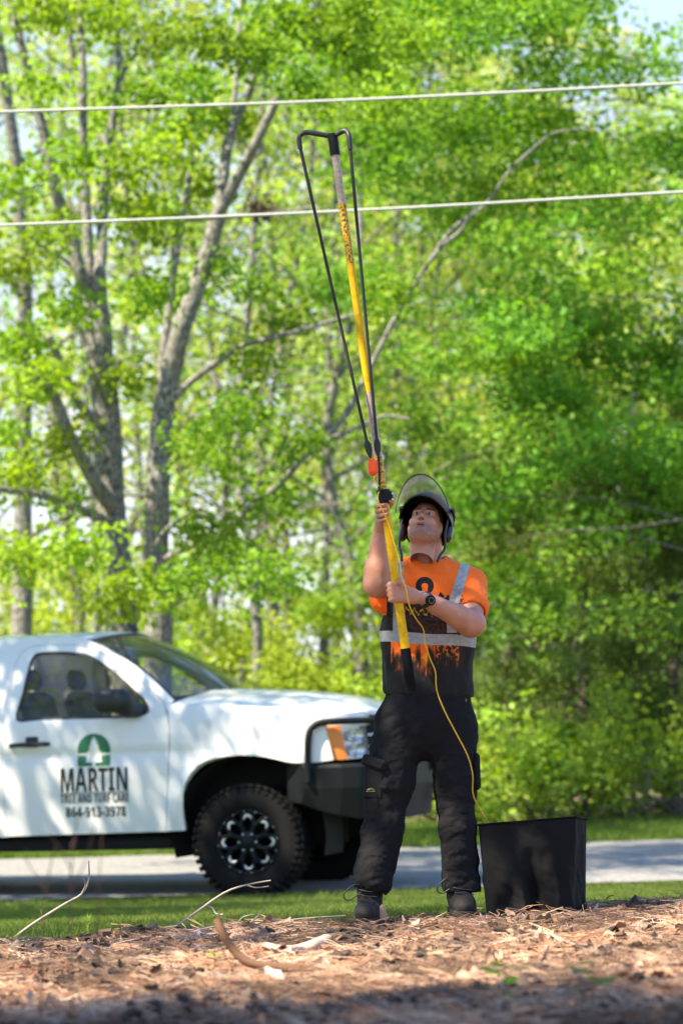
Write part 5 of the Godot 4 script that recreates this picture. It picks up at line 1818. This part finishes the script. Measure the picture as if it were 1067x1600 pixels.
	for k in 4:
		var a: Array = cor[k]
		var b: Array = cor[(k + 1) % 4]
		mb = MB.new()
		var outn: Vector3 = ((b[0] as Vector3) - a[0]).cross((a[1] as Vector3) - a[0]).normalized()
		if outn.dot((a[0] as Vector3) + b[0] - (cor[(k + 2) % 4][0] as Vector3) - (cor[(k + 3) % 4][0] as Vector3)) < 0:
			outn = -outn
		var kk := k
		var wall := func(u: float, v: float) -> Vector3:
			var lo2: Vector3 = (a[0] as Vector3).lerp(b[0], u)
			var hi2: Vector3 = (a[1] as Vector3).lerp(b[1], u)
			var p := lo2.lerp(hi2, v) - q0
			var e := sin(PI * clampf(u, 0, 1)) * (1.0 - v * 0.6)
			p += outn * (0.03 * e * bn.get_noise_2d(u * 0.35 + kk * 7, v * 0.3) + 0.005 * e * bn.get_noise_2d(u * 1.4 + v * 0.8 + 9, v * 0.9 + kk))
			if kk == 0:                                          # dent: two folds meeting at the hem
				var fx := u - 0.52 - 0.1 * (0.45 - v)
				p -= outn * 0.06 * exp(-pow(fx / 0.06, 2.0)) * clampf((0.72 - v) / 0.5, 0, 1)
				p += outn * 0.025 * exp(-pow((fx + 0.12) / 0.07, 2.0)) * clampf((0.72 - v) / 0.5, 0, 1)
			return p
		panel(mb, pv([0, 0, 1, 0, 1, 1, 0, 1]), [], 0.03, wall, outn, 0.006)
		var sd := put("side_panel", mb.mesh(), bagcloth, G)
		mb = MB.new()
		var hem2 := []
		for q in 7:
			hem2.append((wall.call(q / 6.0, 1.0) as Vector3))
		tube(mb, hem2, 0.005, 6)
		put("hem", mb.mesh(), blackcloth, sd)
	mb = MB.new()
	mb.flat([cor[0][0] - q0 + Vector3(0, 0.008, 0), cor[1][0] - q0 + Vector3(0, 0.008, 0), cor[2][0] - q0 + Vector3(0, 0.008, 0), cor[3][0] - q0 + Vector3(0, 0.008, 0)])
	for k in mb.n.size():
		mb.n[k] = Vector3.UP
	put("bottom", mb.mesh(), blackcloth, G)

# ---------- litter, sticks and seedlings on the bank ----------
func ground_hit(px: float, py: float) -> Vector3:
	var lo := 3.0
	for k in 2000:
		var d := 3.0 + k * 0.01
		var p := at(px, py, d)
		if p.y < ground_y(p.x, d) + mulch_lift(p.x, d):
			return p
		lo = d
	return at(px, py, 12.4)

func dead_leaf(length: float, wide: float, curl: float) -> ArrayMesh:
	var mb := MB.new()
	var n := 5
	var prev := -1
	for k in n + 1:
		var t := float(k) / n
		var w := wide * sin(PI * clampf(t * 0.92 + 0.06, 0, 1)) * (0.85 + 0.15 * cos(t * 17.0))
		var a := curl * (t - 0.4)
		var c := Vector3(0, length * 0.22 * curl * (t - 0.5) * (t - 0.5) * 2.0, (t - 0.5) * length)
		var up := Vector3(0, cos(a), -sin(a))
		var i := mb.p(c + Vector3(-w, w * 0.5 * curl, 0), (up + Vector3(0.4, 0, 0)).normalized())
		mb.p(c, up)
		mb.p(c + Vector3(w, w * 0.4 * curl, 0), (up - Vector3(0.4, 0, 0)).normalized())
		if prev >= 0:
			mb.quad(prev, prev + 1, i + 1, i)
			mb.quad(prev + 1, prev + 2, i + 2, i + 1)
		prev = i
	return mb.mesh()

func chip_mesh(s: int) -> ArrayMesh:
	var r := rng(s)
	var mb := MB.new()
	var a := []
	for k in 8:
		a.append(Vector3((-1.0 if k & 1 == 0 else 1.0) * r.randf_range(0.5, 1.0), (-0.25 if k & 2 == 0 else 0.25) * r.randf_range(0.4, 1.2), (-0.5 if k & 4 == 0 else 0.5) * r.randf_range(0.5, 1.1)))
	for q in [[0, 1, 3, 2], [4, 5, 7, 6], [0, 1, 5, 4], [2, 3, 7, 6], [0, 2, 6, 4], [1, 3, 7, 5]]:
		var first := mb.v.size()
		mb.flat([a[q[0]], a[q[1]], a[q[2]], a[q[3]]])
		for k in range(first, mb.v.size()):
			if mb.n[k].dot(mb.v[k]) < 0.0:
				mb.n[k] = -mb.n[k]
	return mb.mesh()

func strewn(r: RandomNumberGenerator, count: int, near: float, size: Array, tilt: float, lift: float, cols: Array, clump: float) -> PackedFloat32Array:
	var buf := PackedFloat32Array()
	var tries := 0
	while buf.size() < count * 16 and tries < count * 8:
		tries += 1
		var d := lerpf(near, 12.75, r.randf())
		var x := r.randf_range(-1, 1) * (d * 0.14 + 0.25)
		if d > mulch_edge(x) + r.randfn() * 0.05:
			continue
		if bump.get_noise_2d(x * 2.2 + 7.0, d * 2.2) * clump + r.randf_range(-0.5, 0.5) * (2.0 - clump) < -0.12:
			continue
		var s: float = lerpf(size[0], size[1], pow(r.randf(), 1.6))
		var b := Basis.from_euler(Vector3(r.randfn() * tilt, r.randf() * TAU, r.randfn() * tilt)).scaled(Vector3.ONE * s)
		var c: Color = cols[r.randi() % cols.size()]
		var light_patch := clampf(0.5 + 1.6 * bump.get_noise_2d(x * 1.3 + 60.0, d * 1.3), 0, 1)      # noise patches of dark and pale litter; contrast painted for sunlit and shaded ground
		var v := r.randf_range(0.6, 1.2) * lerpf(0.32, 1.08, light_patch)
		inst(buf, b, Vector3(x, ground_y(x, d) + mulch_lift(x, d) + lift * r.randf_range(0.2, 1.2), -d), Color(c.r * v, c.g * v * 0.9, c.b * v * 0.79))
	return buf

func stick(called: String, label: String, category: String, lines: Array, m: Material, group := "") -> void:   # lines: [[px, py, ...], r0, r1, away]; all at the depth where the first touches the ground
	var o := ground_hit(lines[0][0][0], lines[0][0][1])
	o.y += 0.014
	var t := base(called, o, label, category, group)
	var r := rng(int(lines[0][0][0]) + 7)
	for k in lines.size():
		var e: Array = lines[k]
		var pts := []
		var rad := []
		var n: int = e[0].size() / 2
		for q in n:
			var f := float(q) / (n - 1)
			if e[3] > 50.0:                                     # lies flat: every point rests on the ground
				pts.append(ground_hit(e[0][2 * q], e[0][2 * q + 1]) - o + Vector3(0, 0.028, 0))
			else:
				pts.append(at(e[0][2 * q], e[0][2 * q + 1], -o.z + e[3] * f + r.randfn() * 0.01) - o + Vector3(0, 0.014, 0))
			rad.append(lerpf(e[1], e[2], f))
		var sm := smooth(pts, rad, 3)
		var mb := MB.new()
		tube(mb, sm[0], sm[1], 7, true, bump)
		put("stem" if k == 0 else "twig", mb.mesh(), m, t)

func sprout(label: String, px: float, py: float, tall: float, kind: int, tint: Color, s: int) -> void:
	var o := ground_hit(px, py) + Vector3(0, 0.012, 0)
	var t := base("pine_seedling" if kind == 1 else "green_sprout", o, label, "seedling" if kind == 1 else "plant")
	var r := rng(s)
	var mb := MB.new()
	tube(mb, [Vector3.ZERO, Vector3(0.004, tall * 0.5, 0), Vector3(0, tall, 0.004)], [0.0025, 0.002, 0.001], 5)
	put("stem", mb.mesh(), M.bark_brown, t)
	mb = MB.new()
	if kind == 1:
		for k in 70:
			var f := r.randf_range(0.15, 1.0)
			var an := r.randf() * TAU
			var dn := Vector3(cos(an), r.randf_range(0.4, 1.3), sin(an)).normalized()
			var a := Vector3(0, tall * f, 0)
			var sd := dn.cross(Vector3.UP).normalized() * 0.0016
			var nn := sd.cross(dn).normalized()
			mb.tri(mb.p(a - sd, nn), mb.p(a + sd, nn), mb.p(a + dn * 0.04 * r.randf_range(0.6, 1.2), nn))
	else:
		for k in 7:
			var an := k * 2.4 + r.randf()
			var a := Vector3(0, tall * (0.3 + 0.1 * k), 0)
			var dn := Vector3(cos(an), 0.25, sin(an)).normalized()
			var sd := dn.cross(Vector3.UP).normalized()
			var l := tall * r.randf_range(0.45, 0.75)
			var nn := sd.cross(dn).normalized()
			if nn.y < 0:
				nn = -nn
			var i0 := mb.p(a, nn)
			var i1 := mb.p(a + dn * l * 0.5 + sd * l * 0.32, nn)
			var i2 := mb.p(a + dn * l, nn)
			var i3 := mb.p(a + dn * l * 0.5 - sd * l * 0.32, nn)
			mb.quad(i0, i1, i2, i3)
	for k in mb.v.size():
		mb.c.append(tint)
	put("needles" if kind == 1 else "leaves", mb.mesh(), M.leaf, t)

func debris() -> void:
	var r := rng(700)
	var straw := MB.new()
	for k in 4:
		var a := Vector3(r.randfn() * 0.03, 0.004 * k, r.randfn() * 0.02)
		var dn := Vector3(r.randfn() * 0.25, r.randfn() * 0.06, 1).normalized() * 0.07
		var bend := Vector3(r.randfn() * 0.012, 0.006, 0)
		tube(straw, [a - dn, a + bend, a + dn], 0.0012, 3, false)
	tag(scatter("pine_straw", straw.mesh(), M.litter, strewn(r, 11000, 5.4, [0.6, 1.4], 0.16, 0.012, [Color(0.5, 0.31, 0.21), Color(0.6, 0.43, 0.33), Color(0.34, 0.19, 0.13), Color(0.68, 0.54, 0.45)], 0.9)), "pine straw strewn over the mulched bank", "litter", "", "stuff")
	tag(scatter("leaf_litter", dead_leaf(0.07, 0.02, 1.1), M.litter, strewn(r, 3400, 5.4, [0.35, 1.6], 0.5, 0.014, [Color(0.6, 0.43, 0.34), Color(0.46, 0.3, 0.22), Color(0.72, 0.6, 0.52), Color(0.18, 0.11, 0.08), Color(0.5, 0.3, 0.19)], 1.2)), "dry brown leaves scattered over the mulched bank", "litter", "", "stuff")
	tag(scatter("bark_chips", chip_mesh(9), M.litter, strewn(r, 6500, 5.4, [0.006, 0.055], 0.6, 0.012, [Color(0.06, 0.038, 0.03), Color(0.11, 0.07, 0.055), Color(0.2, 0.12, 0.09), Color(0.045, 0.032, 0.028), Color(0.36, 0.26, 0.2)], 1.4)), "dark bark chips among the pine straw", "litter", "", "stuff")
	var pale := mat("weathered_wood", srgb(0.33, 0.28, 0.24), 0.9)
	var brown := mat("brown_stick", srgb(0.15, 0.075, 0.042), 0.9)
	var cut := mat("peeled_wood", srgb(0.58, 0.4, 0.29), 0.85)
	stick("forked_twig", "pale grey forked twig rising from the mulch before the pickup's front wheel", "twig", [[[223, 1458, 253, 1464, 299, 1436, 349, 1401, 385, 1388, 423, 1381], 0.007, 0.003, -0.1], [[322, 1420, 332, 1424, 338, 1433, 349, 1434], 0.005, 0.003, -0.05], [[296, 1438, 298, 1452, 305, 1462], 0.005, 0.003, 0.05], [[385, 1388, 400, 1392, 420, 1390], 0.003, 0.002, 0.0], [[160, 1478, 223, 1470, 253, 1464], 0.008, 0.007, 0.0]], pale)
	stick("bent_stick", "pale stick bent upwards at its end on the mulch below the truck door", "stick", [[[20, 1473, 50, 1450, 101, 1418, 128, 1402, 139, 1380, 139, 1350], 0.008, 0.003, 0.05], [[128, 1402, 134, 1388, 131, 1378], 0.005, 0.003, 0.0]], pale)
	stick("curved_branch", "reddish brown curved branch lying in the mulch with one end raised", "branch", [[[516, 1523, 440, 1519, 390, 1512, 364, 1490, 348, 1466, 339, 1444], 0.016, 0.014, 0.05]], brown)
	stick("peeled_branch", "short thick peeled branch with a cut end lying on the mulch", "branch", [[[416, 1492, 440, 1499, 466, 1498, 490, 1491, 511, 1481], 0.02, 0.027, 99.0]], cut)
	stick("dry_weed", "dry weed stalk with a reddish withered leaf below the door lettering", "weed", [[[116, 1650, 110, 1500, 112, 1370, 122, 1282], 0.0028, 0.0014, 0.1], [[113, 1400, 135, 1352, 148, 1300], 0.0018, 0.001, 0.0], [[112, 1370, 92, 1330, 70, 1310], 0.0018, 0.001, 0.0]], brown)
	stick("dry_weed", "bare thin dry weed stalk with crossed twigs below the truck door", "weed", [[[66, 1650, 64, 1480, 78, 1370, 88, 1330], 0.0028, 0.0014, 0.1], [[72, 1400, 45, 1360, 40, 1335], 0.0018, 0.001, 0.0], [[158, 1660, 152, 1470, 160, 1310], 0.002, 0.001, 0.1]], brown)
	stick("tangled_twigs", "thin grey twigs tangled on the crest between the boots and the forked twig", "twig", [[[420, 1452, 450, 1444, 480, 1440, 540, 1436], 0.005, 0.003, 0.1], [[392, 1446, 405, 1435, 415, 1424], 0.004, 0.002, 0.0], [[370, 1450, 380, 1438, 398, 1434], 0.003, 0.002, 0.0], [[430, 1449, 470, 1452, 505, 1446], 0.004, 0.003, 0.0], [[300, 1462, 340, 1452, 372, 1452], 0.004, 0.003, 0.0]], pale)
	stick("tangled_twigs", "thin grey twigs lying against the foot of the black bag", "twig", [[[735, 1424, 780, 1424, 815, 1421], 0.003, 0.002, -0.05], [[820, 1424, 850, 1416, 880, 1418], 0.003, 0.002, 0.0], [[880, 1420, 905, 1410, 910, 1398, 903, 1394], 0.003, 0.002, 0.0]], pale)
	stick("thin_twig", "thin pale twig lying flat on the mulch beyond the black bag", "twig", [[[990, 1452, 1020, 1448, 1075, 1441], 0.007, 0.006, 0.1]], pale)
	stick("thin_twig", "dark thin twig on the crest past the black bag", "twig", [[[925, 1420, 960, 1412, 975, 1418], 0.004, 0.003, 0.0], [[940, 1418, 950, 1406, 958, 1404], 0.003, 0.002, 0.0]], brown)
	for e in [["tan dead leaf standing upright in the mulch before the worker's boot", 597, 1452, Color(0.62, 0.38, 0.24), Vector3(-1.3, 0.3, 0.1), 1.6], ["orange dry leaf lying in the sunlit pine straw", 762, 1496, Color(0.62, 0.26, 0.07), Vector3(-0.5, 0.8, 0.3), 1.0], ["large curled brown leaf on the crest beyond the black bag", 1022, 1416, Color(0.35, 0.17, 0.08), Vector3(-0.1, 1.3, 0.2), 1.7], ["reddish withered leaf hanging on the dry weed stalk", 117, 1322, Color(0.5, 0.2, 0.12), Vector3(-1.2, 0.9, 0.3), 0.5], ["pale curled leaf beside the peeled branch", 430, 1470, Color(0.66, 0.5, 0.4), Vector3(-0.3, 1.0, 0.3), 1.3]]:
		var lf := put("dead_leaf", dead_leaf(0.07, 0.022, 0.9), M.litter)
		var lm := mat("leaf_%d" % e[1], Color(e[3].r, e[3].g, e[3].b).linear_to_srgb(), 0.9)
		lf.material_override = lm
		var hit := ground_hit(e[1], e[2]) if e[2] > 1350 else at(e[1], e[2], -ground_hit(116, 1650).z + 0.1)
		lf.position = hit + Vector3(0, 0.012 * e[5] + (0.03 if e[4].x < -1.0 and e[2] > 1350 else 0.0), 0)
		lf.basis = Basis.from_euler(e[4]).scaled(Vector3.ONE * e[5])
		tag(lf, e[0], "leaf")
	sprout("small pine seedling with pale green needles beside the bent stick", 138, 1468, 0.085, 1, Color(0.3, 0.42, 0.1), 1)
	sprout("faint pine seedling behind the bent stick near the truck's sill", 66, 1450, 0.11, 1, Color(0.2, 0.32, 0.08), 2)
	sprout("bright green sprout beside the curved branch", 334, 1520, 0.06, 0, Color(0.3, 0.5, 0.05), 3)
	sprout("bright green sprout at the edge of the shaded mulch below the black bag", 786, 1584, 0.12, 0, Color(0.3, 0.55, 0.04), 4)
	sprout("dull green sprout with several leaves on the shaded mulch edge", 925, 1588, 0.13, 0, Color(0.14, 0.3, 0.05), 5)
	sprout("tiny green sprout on the mulch before the worker's boots", 660, 1472, 0.02, 0, Color(0.3, 0.5, 0.05), 6)
	sprout("tiny yellow-green sprout in the shaded front of the bank", 204, 1592, 0.03, 0, Color(0.35, 0.45, 0.06), 7)
